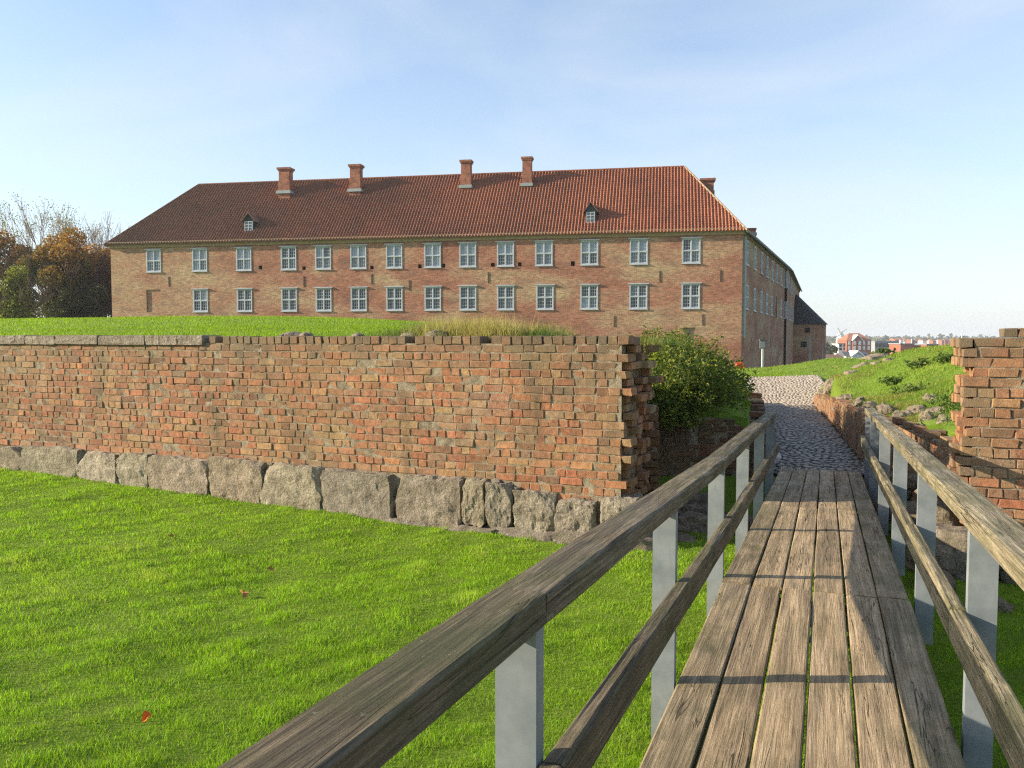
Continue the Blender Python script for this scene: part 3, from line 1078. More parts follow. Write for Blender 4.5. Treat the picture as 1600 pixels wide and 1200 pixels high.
Xg = l + (r_ - l) * Fg
tag(grid_mesh('path', Xg, Yg, path_z(Yg, Fg) - 0.012, 'sand'), kind='structure')
V, F = [], []
rc = np.random.default_rng(31)
y = 13.02
row = 0
while y < 36.9:
    dy = rc.uniform(.10, .14)
    l0, r0 = path_lr(max(y, 13.65))
    x = float(l0) + rc.uniform(0, .1)
    while x < float(r0) - 0.05:
        w = rc.uniform(.10, .17)
        f = (x + w / 2 - float(l0)) / float(r0 - l0)
        cy = y + dy / 2 + rc.uniform(-.015, .015)
        z = float(path_z(np.array(cy), f)) + rc.uniform(-.012, .012)
        zs = (float(path_z(np.array(cy + .1), f)) - float(path_z(np.array(cy - .1), f))) / .2
        i = len(V)
        hw, hd = w / 2 * .93, dy / 2 * .93
        tx, ty = rc.uniform(-.08, .08), rc.uniform(-.08, .08)
        cx = x + w / 2
        for (kx, kz) in ((1.0, -.04), (.88, .006), (.55, .013)):
            for j in range(6):
                th = 2 * math.pi * (j + .5) / 6
                ex = math.copysign(abs(math.cos(th)) ** .6, math.cos(th)) * hw * kx
                ey = math.copysign(abs(math.sin(th)) ** .6, math.sin(th)) * hd * kx
                V.append((cx + ex, cy + ey, z + kz + ex * tx + ey * (ty + zs)))
        for q in range(2):
            for j in range(6):
                F.append((i + q * 6 + j, i + q * 6 + (j + 1) % 6, i + q * 6 + 6 + (j + 1) % 6, i + q * 6 + 6 + j))
        F.append(tuple(range(i + 12, i + 18)))
        x += w
    y += dy
    row += 1
for lab, mt, lo, hi in (('worn grey cobbles paving the sunken path beyond the footbridge, shade painted into their dark tone', 'cobble', 0, 28.2), ('buff setts on the ramp at the castle end of the path, sunlight painted into their pale tone', 'cobble_sun_tint', 28.2, 99)):  # split where shade gives way to sun, both painted into the stone colours
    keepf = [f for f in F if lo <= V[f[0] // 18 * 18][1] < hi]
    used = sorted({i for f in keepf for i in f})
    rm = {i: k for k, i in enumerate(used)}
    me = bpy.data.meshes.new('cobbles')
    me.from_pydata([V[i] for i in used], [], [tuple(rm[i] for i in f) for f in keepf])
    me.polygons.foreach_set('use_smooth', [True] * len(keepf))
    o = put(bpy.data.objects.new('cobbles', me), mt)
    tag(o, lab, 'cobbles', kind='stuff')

# ------------------------------------------------------------------ footbridge
BU = Vector((0.3544, 0.9351))
BP = Vector((0.9351, -0.3544))
B0 = Vector((-0.059, 0.0))
DECK = [(-4, -1.66), (1, -1.665), (3.25, -1.683), (5.6, -1.725), (9.3, -1.915), (13.3, -2.10)]
RAILU = [(-3, -0.50), (2.1, -0.735), (4.05, -0.842), (5.98, -0.943), (7.9, -1.005), (9.85, -1.075), (11.8, -1.14), (13, -1.18)]
RAILR = [(-3, -0.52), (1.6, -0.74), (3.5, -0.81), (5.4, -0.885), (7.35, -0.955), (9.3, -1.03), (11.2, -1.10), (12.6, -1.15)]


def bpt(y, off, z):
    """point on the bridge: y = distance ahead of its axis, off = metres to the right of the axis"""
    k = y / BU.y
    return Vector((B0.x + BU.x * k + BP.x * off, B0.y + BU.y * k + BP.y * off, z))


def dz(y): return E + interp(y, DECK)


bridge = thing('footbridge', 'narrow weathered timber footbridge with handrails on grey steel posts', 'footbridge', bpt(6, 0, E - 2.4))


def beam(name, a, b, w, h, mat, seed, seg=16, wob=0.004, bev=0.006, parent=bridge):
    """a sawn timber from a to b (centres of its top face); local x runs along the grain"""
    r = random.Random(seed)
    d = b - a
    L = d.length
    prof = []
    for (sx, sz) in ((-1, 0), (1, 0), (1, -1), (-1, -1)):
        pass
    hw = w / 2
    prof = [(-hw + bev, 0), (-hw * .5, .0), (0, .0), (hw * .5, .0), (hw - bev, 0), (hw, -bev), (hw, -h * .5), (hw, -h + bev), (hw - bev, -h), (-hw + bev, -h), (-hw, -h + bev), (-hw, -h * .5), (-hw, -bev)]
    V, F = [], []
    n = len(prof)
    o3 = seed * 1.7
    for i in range(seg + 1):
        x = -L / 2 + L * i / seg
        for j, (py, pz) in enumerate(prof):
            nz = mnoise.noise((x * 1.1 + o3, j * .6, seed)) * wob
            ny = mnoise.noise((x * .9 + o3, j * .4 + 20, seed)) * wob
            edge = -abs(mnoise.noise((x * 5 + o3, j, 5))) * .004 if j in (0, 4, 5, 12) else 0
            V.append((x, py + ny, pz + nz + edge))
    for i in range(seg):
        for j in range(n):
            a0, a1 = i * n + j, i * n + (j + 1) % n
            F.append((a0, a1, a1 + n, a0 + n))
    F.append(tuple(range(n)))
    F.append(tuple(range(seg * n + n - 1, seg * n - 1, -1)))
    me = bpy.data.meshes.new(name)
    me.from_pydata(V, [], F)
    o = bpy.data.objects.new(name, me)
    X = d.normalized()
    Yv = Vector((0, 0, 1)).cross(X).normalized()
    Zv = X.cross(Yv)
    m = Matrix((X, Yv, Zv)).transposed().to_4x4()
    m.translation = (a + b) / 2
    o.matrix_world = m
    o.parent = parent
    o.matrix_parent_inverse = Matrix.Translation(-parent.location)
    put(o, mat)
    return o


# deck boards: six across, four lengths
joints = [-1.5, 1.9, 5.62, 9.35, 13.25]
gaps = [-0.611, -0.405, -0.20, 0.0, 0.207, 0.412, 0.611]
sd = 0
for k in range(4):
    for j in range(6):
        sd += 1
        y0 = joints[k] + (random.uniform(-.05, .05) if k else 0)
        y1 = joints[k + 1] - 0.022 + (0 if k == 3 else random.uniform(-.05, .05) * 0)
        y0 = joints[k] + 0.003
        o0, o1 = gaps[j] + 0.005, gaps[j + 1] - 0.005
        oc = (o0 + o1) / 2
        zz = random.uniform(-.006, .006)
        skew = random.uniform(-.004, .004)
        beam('deck_plank', bpt(y0, oc + skew, dz(y0) + zz), bpt(y1, oc - skew, dz(y1) + zz + random.uniform(-.003, .003)), o1 - o0, 0.055,
             'edge_wood' if j in (0, 5) else 'deck_wood', sd, 26, 0.005, 0.008)
# stringers under the deck
for off in (-0.52, 0.52):
    for k in range(4):
        beam('stringer', bpt(joints[k], off, dz(joints[k]) - .062), bpt(joints[k + 1] - .02, off, dz(joints[k + 1]) - .062), 0.14, 0.22, 'rail_wood', 60 + k, 4)
for yy in (0.2, 3.0, 6.3, 9.7, 12.4):
    beam('cross_beam', bpt(yy, -0.66, dz(yy) - .285), bpt(yy, 0.66, dz(yy) - .285), 0.16, 0.16, 'rail_wood', 75, 4)

LP = [0.15, 2.1, 4.05, 5.98, 7.9, 9.85, 11.8]
OFFL, OFFR = -0.672, 0.70
PW, PD = 0.112, 0.052
post_rot = math.atan2(BP.y, BP.x)


def post(y, off, prof, steel_top):
    zt = E + interp(y, prof) - 0.004
    # y is measured at the post itself: move back onto the axis parameter
    ya = y + off * BP.y * -1
    base = bpt(ya, off, dz(ya) - 0.30)
    m = Matrix.Translation(base - bridge.location) @ Matrix.Rotation(post_rot, 4, 'Z')
    mb = MB()
    H = zt - base.z
    wl = 0.007
    # folded steel channel, web towards the near end, one lip returning
    mb.box((-PW / 2, -PD / 2, 0), (PW / 2, -PD / 2 + wl, H), m)
    mb.box((-PW / 2, -PD / 2 + wl + .0005, 0), (-PW / 2 + wl, PD / 2, H), m)
    mb.box((PW / 2 - wl, -PD / 2 + wl + .0005, 0), (PW / 2, PD / 2, H), m)
    mb.box((-PW / 2, PD / 2 + .0005, 0), (PW / 2, PD / 2 + wl, H), m)
    o = bpy.data.objects.new('post', mb.mesh('post'))
    o.parent = bridge
    put(o, 'steel')
    return ya


LA = [post(y, OFFL, RAILU, True) for y in LP]
RPY = [-0.35, 1.6, 3.5, 5.45, 7.4, 9.35, 11.3, 12.7]
RA = [post(y, OFFR, RAILR, True) for y in RPY]


def prof_at(prof, ya, off):
    y = ya + off * BP.y
    return E + interp(y, prof)


# top rails: flat planks lying on the posts
RT = 0.085
lj = [-1.2, LA[1] + 0.02, LA[3] + 0.02, LA[5] + 0.02, LA[6] + 0.30]
for k in range(4):
    a, b = lj[k] + .004, lj[k + 1] - .004
    beam('top_rail', bpt(a, OFFL - .005, prof_at(RAILU, a, OFFL) + RT), bpt(b, OFFL - .005, prof_at(RAILU, b, OFFL) + RT), 0.148, RT, 'rail_wood', 120 + k, 40, 0.006, 0.009)
rj = [-1.5, RA[1], RA[3] - .02, RA[5] + 0.0, RA[7] + 0.12]
for k in range(4):
    a, b = rj[k] + .004, rj[k + 1] - .004
    beam('top_rail', bpt(a, OFFR + .005, prof_at(RAILR, a, OFFR) + RT), bpt(b, OFFR + .005, prof_at(RAILR, b, OFFR) + RT), 0.148, RT, 'rail_wood_pale', 130 + k, 40, 0.006, 0.009)
# lower rails on the inner side of the posts, joined at every post
LRH, LRW, LRD = 0.135, 0.062, 0.352
for arr, off, prof, sg_, mat in ((LA, OFFL, RAILU, 1, 'rail_wood'), (RA, OFFR, RAILR, -1, 'rail_wood_pale')):
    js = [-1.3] + arr[1:]
    js[-1] += 0.14
    oo = off + sg_ * (PW / 2 + LRW / 2 + 0.003)
    for k in range(len(js) - 1):
        a, b = js[k] + .003, js[k + 1] - .003
        za, zb_ = prof_at(prof, a, off) - LRD, prof_at(prof, b, off) - LRD
        beam('lower_rail', bpt(a, oo, za), bpt(b, oo, zb_ + random.uniform(-.008, .008)), LRW, LRH, mat, 150 + k + int(off * 10), 24, 0.006, 0.007)
# bolts through the lower rails

# ------------------------------------------------------------------ castle
CR = Vector((20.45, 74.0))                 # front corner by the path
CL = Vector((-41.1, 85.4))                 # far end of the front
CK = Vector((38.6, 116.0))                 # bend in the side wing
CE = Vector((57.0, 165.0))                 # end of the side wing
ZE = E + 9.9                               # eaves
ZB = E - 6.0                               # below ground
castle = thing('castle', 'long red and ochre brick castle with hipped tile roof and rows of white windows', 'castle', (CR.x, CR.y, E - 2.98))
rk = np.random.default_rng(51)


class Face:
    """one straight facade: s along it, z up, local +y goes into the wall"""
    def __init__(self, a, b):
        self.a = a
        self.L = (b - a).length
        self.u = (b - a).normalized()
        self.i = Vector((-self.u.y, self.u.x))
        self.rot = math.atan2(self.u.y, self.u.x)

    def p(self, s, d, z):
        return Vector((self.a.x + self.u.x * s + self.i.x * d, self.a.y + self.u.y * s + self.i.y * d, z))

    def hit(self, px, py):
        d = at(px, py, 1.0)
        det = d.x * (-self.u.y) + self.u.x
        k = (self.a.x * (-self.u.y) + self.u.x * self.a.y) / det
        s = (d.x * k - self.a.x) * self.u.x + (k - self.a.y) * self.u.y
        return s, E + (d.z - E) * k


def facade(face, holes, z0, z1, uoff=0.0, name='wall', parent=castle, mat='castle', back=0.35):
    """wall sheet with real openings and reveals; holes: (s0, s1, za, zb)"""
    S_ = sorted(set([0.0, face.L] + [h[0] for h in holes] + [h[1] for h in holes]))
    Z_ = sorted(set([z0, z1] + [h[2] for h in holes] + [h[3] for h in holes]))
    mb = MB()
    c = parent.location
    for a, b in zip(S_, S_[1:]):
        if b - a < 1e-4: continue
        zlo = z0
        ms = (a + b) / 2
        hs = sorted([h for h in holes if h[0] <= ms <= h[1]], key=lambda h: h[2])
        spans, cur = [], z0
        for h in hs:
            if h[2] > cur: spans.append((cur, h[2]))
            cur = max(cur, h[3])
        spans.append((cur, z1))
        for q0, q1 in spans:
            mb.quad(face.p(a, 0, q0) - c, face.p(b, 0, q0) - c, face.p(b, 0, q1) - c, face.p(a, 0, q1) - c,
                    [(a + uoff, q0), (b + uoff, q0), (b + uoff, q1), (a + uoff, q1)])
    for s0, s1, za, zb in holes:
        P = [face.p(s, d, z) - c for s, z in ((s0, za), (s1, za), (s1, zb), (s0, zb)) for d in (0, back)]
        for k in range(4):
            j = (k + 1) % 4
            mb.quad(P[2 * k], P[2 * k + 1], P[2 * j + 1], P[2 * j], [(s0 + uoff, za), (s0 + uoff + .3, za), (s0 + uoff + .3, zb), (s0 + uoff, zb)])
    o = bpy.data.objects.new(name, mb.mesh(name))
    o.parent = parent
    return put(o, mat)


WW, WH = 1.62, 2.22


def bars_mesh():
    mb = MB()
    return mb


# shared window meshes, centred on the opening; local y < 0 stands proud of the wall
f_ = 0.105
mb = MB()
mb.box((-WW / 2, -.05, -WH / 2), (-WW / 2 + f_, .16, WH / 2)); mb.box((WW / 2 - f_, -.05, -WH / 2), (WW / 2, .16, WH / 2))
mb.box((-WW / 2 + f_, -.048, WH / 2 - f_), (WW / 2 - f_, .16, WH / 2)); mb.box((-WW / 2 + f_, -.048, -WH / 2), (WW / 2 - f_, .16, -WH / 2 + f_))
mb.box((-.05, -.044, -WH / 2 + f_), (.05, .155, WH / 2 - f_))
mb.box((-WW / 2 + f_, -.04, -.05), (-.05, .155, .05)); mb.box((.05, -.04, -.05), (WW / 2 - f_, .155, .05))
WIN_FRAME = mb.mesh('window')
mb = MB()
mb.box((-WW / 2 - .14, -.17, WH / 2 + .003), (WW / 2 + .14, .02, WH / 2 + .085))
WIN_HEAD = mb.mesh('hood_board')
mb = MB()
mb.box((-WW / 2 - .05, -.13, -WH / 2 - .08), (WW / 2 + .05, .02, -WH / 2 - .003))
WIN_SILL = mb.mesh('sill')
cw, ch = (WW / 2 - f_ - .05), (WH / 2 - f_ - .05)
mb = MB()
mb.quad((-cw / 2, .1, -ch / 2), (cw / 2, .1, -ch / 2), (cw / 2, .1, ch / 2), (-cw / 2, .1, ch / 2))
PANE = {}
for nm in ('dark', 'mid', 'pale'):
    PANE[nm] = mb.mesh('pane'); PANE[nm].materials.append(M['glass_' + nm])
mb = MB()
bw = .03
mb.box((-cw / 2, .03, -ch / 2), (-cw / 2 + .05, .095, ch / 2)); mb.box((cw / 2 - .05, .03, -ch / 2), (cw / 2, .095, ch / 2))
mb.box((-cw / 2 + .05, .03, -ch / 2), (cw / 2 - .05, .095, -ch / 2 + .05)); mb.box((-cw / 2 + .05, .03, ch / 2 - .05), (cw / 2 - .05, .095, ch / 2))
for q in (1, 2):
    x = -cw / 2 + cw * q / 3
    mb.box((x - bw / 2, .045, -ch / 2 + .05), (x + bw / 2, .093, ch / 2 - .05))
for q in (1, 2):
    z = -ch / 2 + ch * q / 3
    mb.box((-cw / 2 + .05, .05, z - bw / 2), (cw / 2 - .05, .092, z + bw / 2))
CASEMENT = mb.mesh('casement')
for me in (WIN_FRAME, WIN_HEAD, WIN_SILL, CASEMENT): me.materials.append(M['frame_paint'])


def window(face, s, z, parent, kinds, hood=True):
    o = bpy.data.objects.new('window', WIN_FRAME)
    o.location = face.p(s, 0, z) - parent.location
    o.rotation_euler = (0, 0, face.rot)
    o.parent = parent
    COL.objects.link(o)
    kids = [(WIN_SILL, 'sill', (0, 0, 0))]
    if hood: kids.append((WIN_HEAD, 'hood_board', (0, 0, 0)))
    for qx in (-1, 1):
        for qz in (-1, 1):
            off = (qx * (cw / 2 + .05), 0, qz * (ch / 2 + .05))
            kids.append((CASEMENT, 'casement', off))
            k = kinds[0] if qz < 0 else kinds[1]
            if rk.random() < 0.25: k = ('dark', 'mid', 'pale')[rk.integers(3)]
            kids.append((PANE[k], 'pane', off))
    for me, nm, off in kids:
        c = bpy.data.objects.new(nm, me)
        c.location = off
        c.parent = o
        COL.objects.link(c)


front = Face(CL, CR)
side = Face(CR, CK)
side2 = Face(CK, CE)
WX = [240, 312, 381, 451, 505, 560, 616, 676, 731, 790, 850, 921, 998, 1080]
ZU, ZL = E + 7.93, E + 3.88
holes, wins = [], []
g = 0.01
for k, px in enumerate(WX):
    s, _ = front.hit(px, 400)
    for z, kinds, low in ((ZU, ('mid', 'pale'), 0), (ZL, ('dark', 'dark'), 1)):
        if low and k == 0: continue
        sx = s + (0.1 if low and k == 10 else 0)
        holes.append((sx - WW / 2 + g, sx + WW / 2 - g, z - WH / 2 + g, z + WH / 2 - g))
        wins.append((front, sx, z, kinds))
smalls = []
for px, py, w, h in ((407, 418, .36, .36), (475, 419, .36, .36), (581, 418, .36, .36), (656, 416, .36, .36), (693, 415, .36, .36), (770, 414, .36, .36), (812, 413, .36, .36), (895, 412, .36, .42)):
    s, z = front.hit(px, py)
    smalls.append((s - w / 2, s + w / 2, z - h / 2, z + h / 2))
s, z = front.hit(1077, 524); niche = (s - .52, s + .52, z - .75, z + .7)
s, z = front.hit(240, 471); niche2 = (s - .8, s + .8, z - 1.1, z + 1.2)
facade(front, holes + smalls + [niche, niche2], ZB, ZE - .25)
for k, (s0, s1, za, zb) in enumerate(smalls):
    mb = MB()
    mb.quad(*[front.p(s, .3, z) - castle.location for s, z in ((s0, za), (s1, za), (s1, zb), (s0, zb))])
    o = bpy.data.objects.new('wall_hole', mb.mesh('wall_hole')); o.parent = castle; put(o, 'dark')
for (s0, s1, za, zb), dpt, mt in ((niche, .2, 'niche'), (niche2, .12, 'castle')):
    mb = MB()
    mb.quad(*[front.p(s, dpt, z) - castle.location for s, z in ((s0, za), (s1, za), (s1, zb), (s0, zb))], [(s0 + 9, za), (s1 + 9, za), (s1 + 9, zb), (s0 + 9, zb)])
    o = bpy.data.objects.new('blind_niche', mb.mesh('blind_niche')); o.parent = castle; put(o, mt)
for w in wins: window(w[0], w[1], w[2], castle, w[3])
for px, py in ((960, 502), (1031, 432), (1126, 431), (475, 440), (264, 440), (581, 436), (763, 434), (640, 446), (1098, 500), (350, 505)):
    s, z = front.hit(px, py)
    mb = MB()
    Mx = Matrix.Translation(front.p(s, 0, z) - castle.location) @ Matrix.Rotation(front.rot, 4, 'Z')
    mb.box((-.05, -.045, -.5), (.05, .05, .5), Mx)
    o = bpy.data.objects.new('wall_anchor', mb.mesh('wall_anchor')); o.parent = castle; put(o, 'iron')

# side wing
UX = [1167.5, 1180, 1190.5, 1199, 1207, 1214.5, 1221.5, 1227]
holes, wins = [], []
for k, px in enumerate(UX):
    s, _ = side.hit(px, 400)
    holes.append((s - WW / 2 + g, s + WW / 2 - g, ZU - WH / 2 + g, ZU + WH / 2 - g)); wins.append((side, s, ZU, ('mid', 'mid')))
    if k == 5: continue
    holes.append((s - WW / 2 + g, s + WW / 2 - g, ZL - WH / 2 + g, ZL + WH / 2 - g)); wins.append((side, s, ZL, ('mid', 'mid')))
slits = []
for px, py in ((1161, 530), (1173.5, 532), (1185.5, 535), (1195, 536), (1204, 537), (1212, 538.5), (1219, 540), (1226.5, 541)):
    s, z = side.hit(px, py)
    slits.append((s - .22, s + .22, E - 1.1, E + .15))
s, _ = side.hit(1214.5, 400)
slits.append((s - .7, s + .7, ZL - 1.3, ZL + 1.3))
facade(side, holes + slits, ZB, ZE - .25, 90)
for (s0, s1, za, zb) in slits:
    mb = MB()
    mb.quad(*[side.p(q, .32, z) - castle.location for q, z in ((s0, za), (s1, za), (s1, zb), (s0, zb))])
    o = bpy.data.objects.new('slit_opening', mb.mesh('slit_opening')); o.parent = castle; put(o, 'dark')
for w in wins: window(w[0], w[1], w[2], castle, w[3], False)
holes, wins = [], []
for px in (1231, 1234, 1236.6, 1239, 1241.2):
    s, _ = side2.hit(px, 400)
    for z in (ZU, ZL):
        holes.append((s - WW / 2 + g, s + WW / 2 - g, z - WH / 2 + g, z + WH / 2 - g)); wins.append((side2, s, z, ('mid', 'mid')))
facade(side2, holes, ZB, ZE - .25, 150)
for w in wins: window(w[0], w[1], w[2], castle, w[3], False)
# outer wall of the far wing, turned away from the bridge
lw = Face(CL + Vector((-.25, .97)) * 50, CL)
facade(lw, [], ZB, ZE - .25, 220)

# cornice
for fc, ex0, ex1 in ((front, -.15, .15), (side, .151, 0), (side2, 0, 0)):
    mb = MB()
    Mx = Matrix.Translation(fc.p(0, 0, 0) - castle.location) @ Matrix.Rotation(fc.rot, 4, 'Z')
    mb.box((ex0, -.16, ZE - .62), (fc.L + ex1, .1, ZE - .32), Mx)
    mb.box((ex0, -.30, ZE - .3195), (fc.L + ex1, .1, ZE - .05), Mx)
    o = bpy.data.objects.new('cornice', mb.mesh('cornice')); o.parent = castle; put(o, 'cornice')

# tiled roof: front slope as rolled pantiles in courses
BACK, RISE = 6.4, 6.65
OV = 0.45
slope = math.atan2(RISE, BACK)
vlen = math.hypot(BACK, RISE) + OV / math.cos(slope)
vdir = Vector((front.i.x * math.cos(slope), front.i.y * math.cos(slope), math.sin(slope)))
ndir = Vector((-front.i.x * math.sin(slope), -front.i.y * math.sin(slope), math.cos(slope)))
org = front.p(0, -OV, ZE - OV * math.tan(slope) + .1)
HL, HR = 6.2, 5.0
per, nper = 0.30, 6
rowh = 0.34
nrow = int(vlen / rowh) + 1
us = np.arange(-OV * .95, front.L + OV * .75, per / nper)
prof = np.array([0.0, 0.075, 0.105, 0.075, 0.01, -0.02])
vt = np.arange(0, nrow + 1) * rowh
V, F = [], []
cols = []
for i, u in enumerate(us):
    vm = vlen
    if u < HL: vm = min(vm, max(0.0, (u + OV * .95) / (HL + OV * .95) * vlen))
    if u > front.L - HR: vm = min(vm, max(0.0, (front.L + OV * .75 - u) / (HR + OV * .75) * vlen))
    h = prof[i % nper]
    col = []
    for r_i in range(nrow):
        v0, v1 = r_i * rowh, min((r_i + 1) * rowh, vlen)
        for v, lift in ((v0, .038), (v1, 0.0)):
            vv = min(v, vm)
            p = org + Vector((front.u.x * u, front.u.y * u, 0)) + vdir * vv + ndir * (h + lift + .012 * mnoise.noise((u * .25, v * .4, 2.0)))
            col.append(len(V)); V.append(tuple(p - castle.location))
    cols.append((col, vm))
for (c0, m0), (c1, m1) in zip(cols, cols[1:]):
    mm = max(m0, m1)
    for k in range(len(c0) - 1):
        if (k // 2) * rowh > mm: break
        F.append((c0[k], c1[k], c1[k + 1], c0[k + 1]))
me = bpy.data.meshes.new('roof')
me.from_pydata(V, [], F)
me.validate()
roof = bpy.data.objects.new('roof', me); roof.parent = castle; put(roof, 'tile')
rz = ZE + RISE + .1
RLp = front.p(HL, BACK, rz); RRp = front.p(front.L - HR, BACK, rz)
kb = Vector((side.i.x + side2.i.x, side.i.y + side2.i.y)).normalized() * 7.0
RK = Vector((CK.x + kb.x, CK.y + kb.y, rz)); RE = side2.p(side2.L, 7.0, rz)
# the slopes that turn away
mb = MB()
c = castle.location
ze = ZE - OV * math.tan(slope) + .1
eR = Vector((front.p(front.L + OV * .75, -OV, ze)))
eL = Vector((front.p(-OV * .95, -OV, ze)))
eK = Vector((CK.x - kb.x / 7 * OV, CK.y - kb.y / 7 * OV, ze)); eE = side2.p(side2.L, -OV, ze)
eLb = lw.p(0, -OV, ze); RLb = lw.p(0, 7, rz)
mb.poly([q - c for q in (eR, eK, RK, RRp)])
mb.poly([q - c for q in (eK, eE, RE, RK)])
mb.poly([q - c for q in (eLb, eL, RLp, RLb)])
iK = RK + Vector((kb.x, kb.y, rz * 0 - RISE)); iE = RE + Vector((side2.i.x * 7, side2.i.y * 7, -RISE))
iR = RRp + Vector((side.i.x * 7 + front.i.x * 6, side.i.y * 7 + front.i.y * 6, -RISE)); iL = RLp + Vector((front.i.x * 6.4 + front.u.x * 6, front.i.y * 6.4 + front.u.y * 6, -RISE))
mb.poly([q - c for q in (RLp, RRp, iR, iL)])
mb.poly([q - c for q in (RRp, RK, iK, iR)])
mb.poly([q - c for q in (RK, RE, iE, iK)])
mb.poly([q - c for q in (RLb, RLp, iL)])
o = bpy.data.objects.new('roof', mb.mesh('roof')); o.parent = castle; put(o, 'tile_plain')
# ridge and hip tiles
for a_, b_, mt in ((RLp, RRp, 'tile'), (eL, RLp, 'tile'), (eR, RRp, 'hip_mortar')):
    mb = MB()
    n = int((b_ - a_).length / .45)
    for k in range(n):
        p0, p1 = a_.lerp(b_, k / n), a_.lerp(b_, (k + .96) / n)
        mb.tube([p0 + Vector((0, 0, .03)) - c, p1 + Vector((0, 0, .05)) - c], [.12, .10], 8)
    o = bpy.data.objects.new('ridge_tiles', mb.mesh('ridge_tiles')); o.parent = roof; put(o, mt)
    o['kind'] = 'stuff'
# gutters along the eaves
for a_, b_ in ((eR, eK), (eK, eE)):
    mb = MB(); mb.tube([a_ - c - Vector((0, 0, .05)), b_ - c - Vector((0, 0, .05))], [.11, .11], 8)
    o = bpy.data.objects.new('gutter', mb.mesh('gutter')); o.parent = castle; put(o, 'dark_steel')


def chimney(px, pytop, pybase, wpx, y, parent=castle, base_drop=1.6):
    b0 = at(px, pybase, y)
    top = at(px, pytop, y)
    w = wpx * y / FPX
    Mx = Matrix.Translation(Vector((b0.x, b0.y, 0)) - parent.location) @ Matrix.Rotation(front.rot, 4, 'Z')
    H0, H1 = b0.z - base_drop, top.z
    hh = H1 - b0.z
    mb = MB()
    mb.box((-w * .5, -w * .42, H0), (w * .5, w * .42, b0.z + hh * .42), Mx)
    mb.box((-w * .44, -w * .37, b0.z + hh * .42 + .001), (w * .44, w * .37, H1 - .34), Mx)
    for f in mb.f: pass
    mb.uv = [(v[0] + v[1], v[2]) for v in mb.v]
    o = bpy.data.objects.new('chimney', mb.mesh('chimney')); o.parent = parent; put(o, M['castle_red'])
    mb = MB()
    mb.box((-w * .50, -w * .43, H1 - .339), (w * .50, w * .43, H1 - .2), Mx)
    mb.box((-w * .57, -w * .49, H1 - .199), (w * .57, w * .49, H1), Mx)
    k = bpy.data.objects.new('chimney_cap', mb.mesh('chimney_cap')); k.parent = o; put(k, M['castle_red'])
    mb = MB()
    mb.box((-w * .62, -w * .56, b0.z - .32), (w * .62, w * .3, b0.z - .02), Mx)
    k = bpy.data.objects.new('lead_apron', mb.mesh('lead_apron')); k.parent = o; put(k, 'lead')


t = NT('chimney_brick')
p = t.coord('Position')
c_ = t.ramp(t.noise(p, 2.2, 6, 0.7), [(0.3, (0.19, 0.085, 0.055)), (0.7, (0.37, 0.16, 0.10))])
t.bump(t.noise(t.coord('Position', (1, 1, 6)), 4, 4, .6), .5, .03)
M['castle_red'] = t.done(c_, .9)
for px, pt, pb, w, off in ((447, 263, 299, 19, 5.2), (557, 258, 296, 18, 5.2), (729, 251, 290, 16.5, 5.2), (824, 246, 287, 15.5, 5.2)):
    s, _ = front.hit(px, 300)
    q = front.p(s, off, 0)
    chimney(px, pt, pb, w, q.y)
chimney(1105, 280, 313, 21, 88, base_drop=4)
chimney(1173, 357, 364, 14, 97, base_drop=3)


def dormer(px, pybot, pytop, wpx):
    s, _ = front.hit(px, pybot)
    # depth where the sight line meets the roof slope
    for d_ in np.arange(0, 6.4, .02):
        q = front.p(s, d_, 0)
        zz = at(px, pybot, q.y).z
        if zz <= ZE + d_ * math.tan(slope) + .1: break
    s, _ = Face(CL + front.i * d_, CR + front.i * d_).hit(px, pybot)
    zz = ZE + d_ * math.tan(slope)
    w = wpx * q.y / FPX
    H = (pybot - pytop) * q.y / FPX
    Mx = Matrix.Translation(front.p(s, d_, zz) - castle.location) @ Matrix.Rotation(front.rot, 4, 'Z')
    e = H * .62
    mb = MB()
    mb.box((-w * .42, 0, -.6), (w * .42, 2.2, e), Mx)
    mb.poly([Mx @ Vector(q_) for q_ in ((-w * .42, 0, e), (w * .42, 0, e), (0, 0, H - .12))])
    d = bpy.data.objects.new('dormer', mb.mesh('dormer')); d.parent = castle; put(d, 'dormer')
    mb = MB()
    for sg_ in (-1, 1):
        a0, a1 = Vector((sg_ * w * .56, -.18, e - .16)), Vector((0, -.18, H))
        n_ = Vector((0, 2.9, 0))
        th = Vector((0, 0, .09))
        mb.quad(Mx @ (a0 + th), Mx @ (a1 + th), Mx @ (a1 + n_ + th), Mx @ (a0 + n_ + th))
        mb.quad(Mx @ a0, Mx @ a1, Mx @ (a1 + n_), Mx @ (a0 + n_))
        mb.quad(Mx @ a0, Mx @ a1, Mx @ (a1 + th), Mx @ (a0 + th))
        mb.quad(Mx @ a0, Mx @ (a0 + n_), Mx @ (a0 + n_ + th), Mx @ (a0 + th))
    k = bpy.data.objects.new('dormer_roof', mb.mesh('dormer_roof')); k.parent = d; put(k, 'brown_roof')
    mb = MB()
    mb.quad(*[Mx @ Vector(q_) for q_ in ((-w * .3, -.03, .08), (w * .3, -.03, .08), (w * .3, -.03, e - .1), (-w * .3, -.03, e - .1))])
    k = bpy.data.objects.new('pane', mb.mesh('pane')); k.parent = d; put(k, 'glass_mid')
    mb = MB()
    for q_ in (-.3, 0, .3):
        mb.box((w * q_ - .03, -.07, .05), (w * q_ + .03, -.035, e - .08), Mx)
    for q_ in (.05, .35, .65, .95):
        zq = .08 + (e - .18) * q_
        mb.box((-w * .32, -.075, zq - .03), (w * .32, -.0355, zq + .03), Mx)
    k = bpy.data.objects.new('window_frame', mb.mesh('window_frame')); k.parent = d; put(k, 'frame_paint')


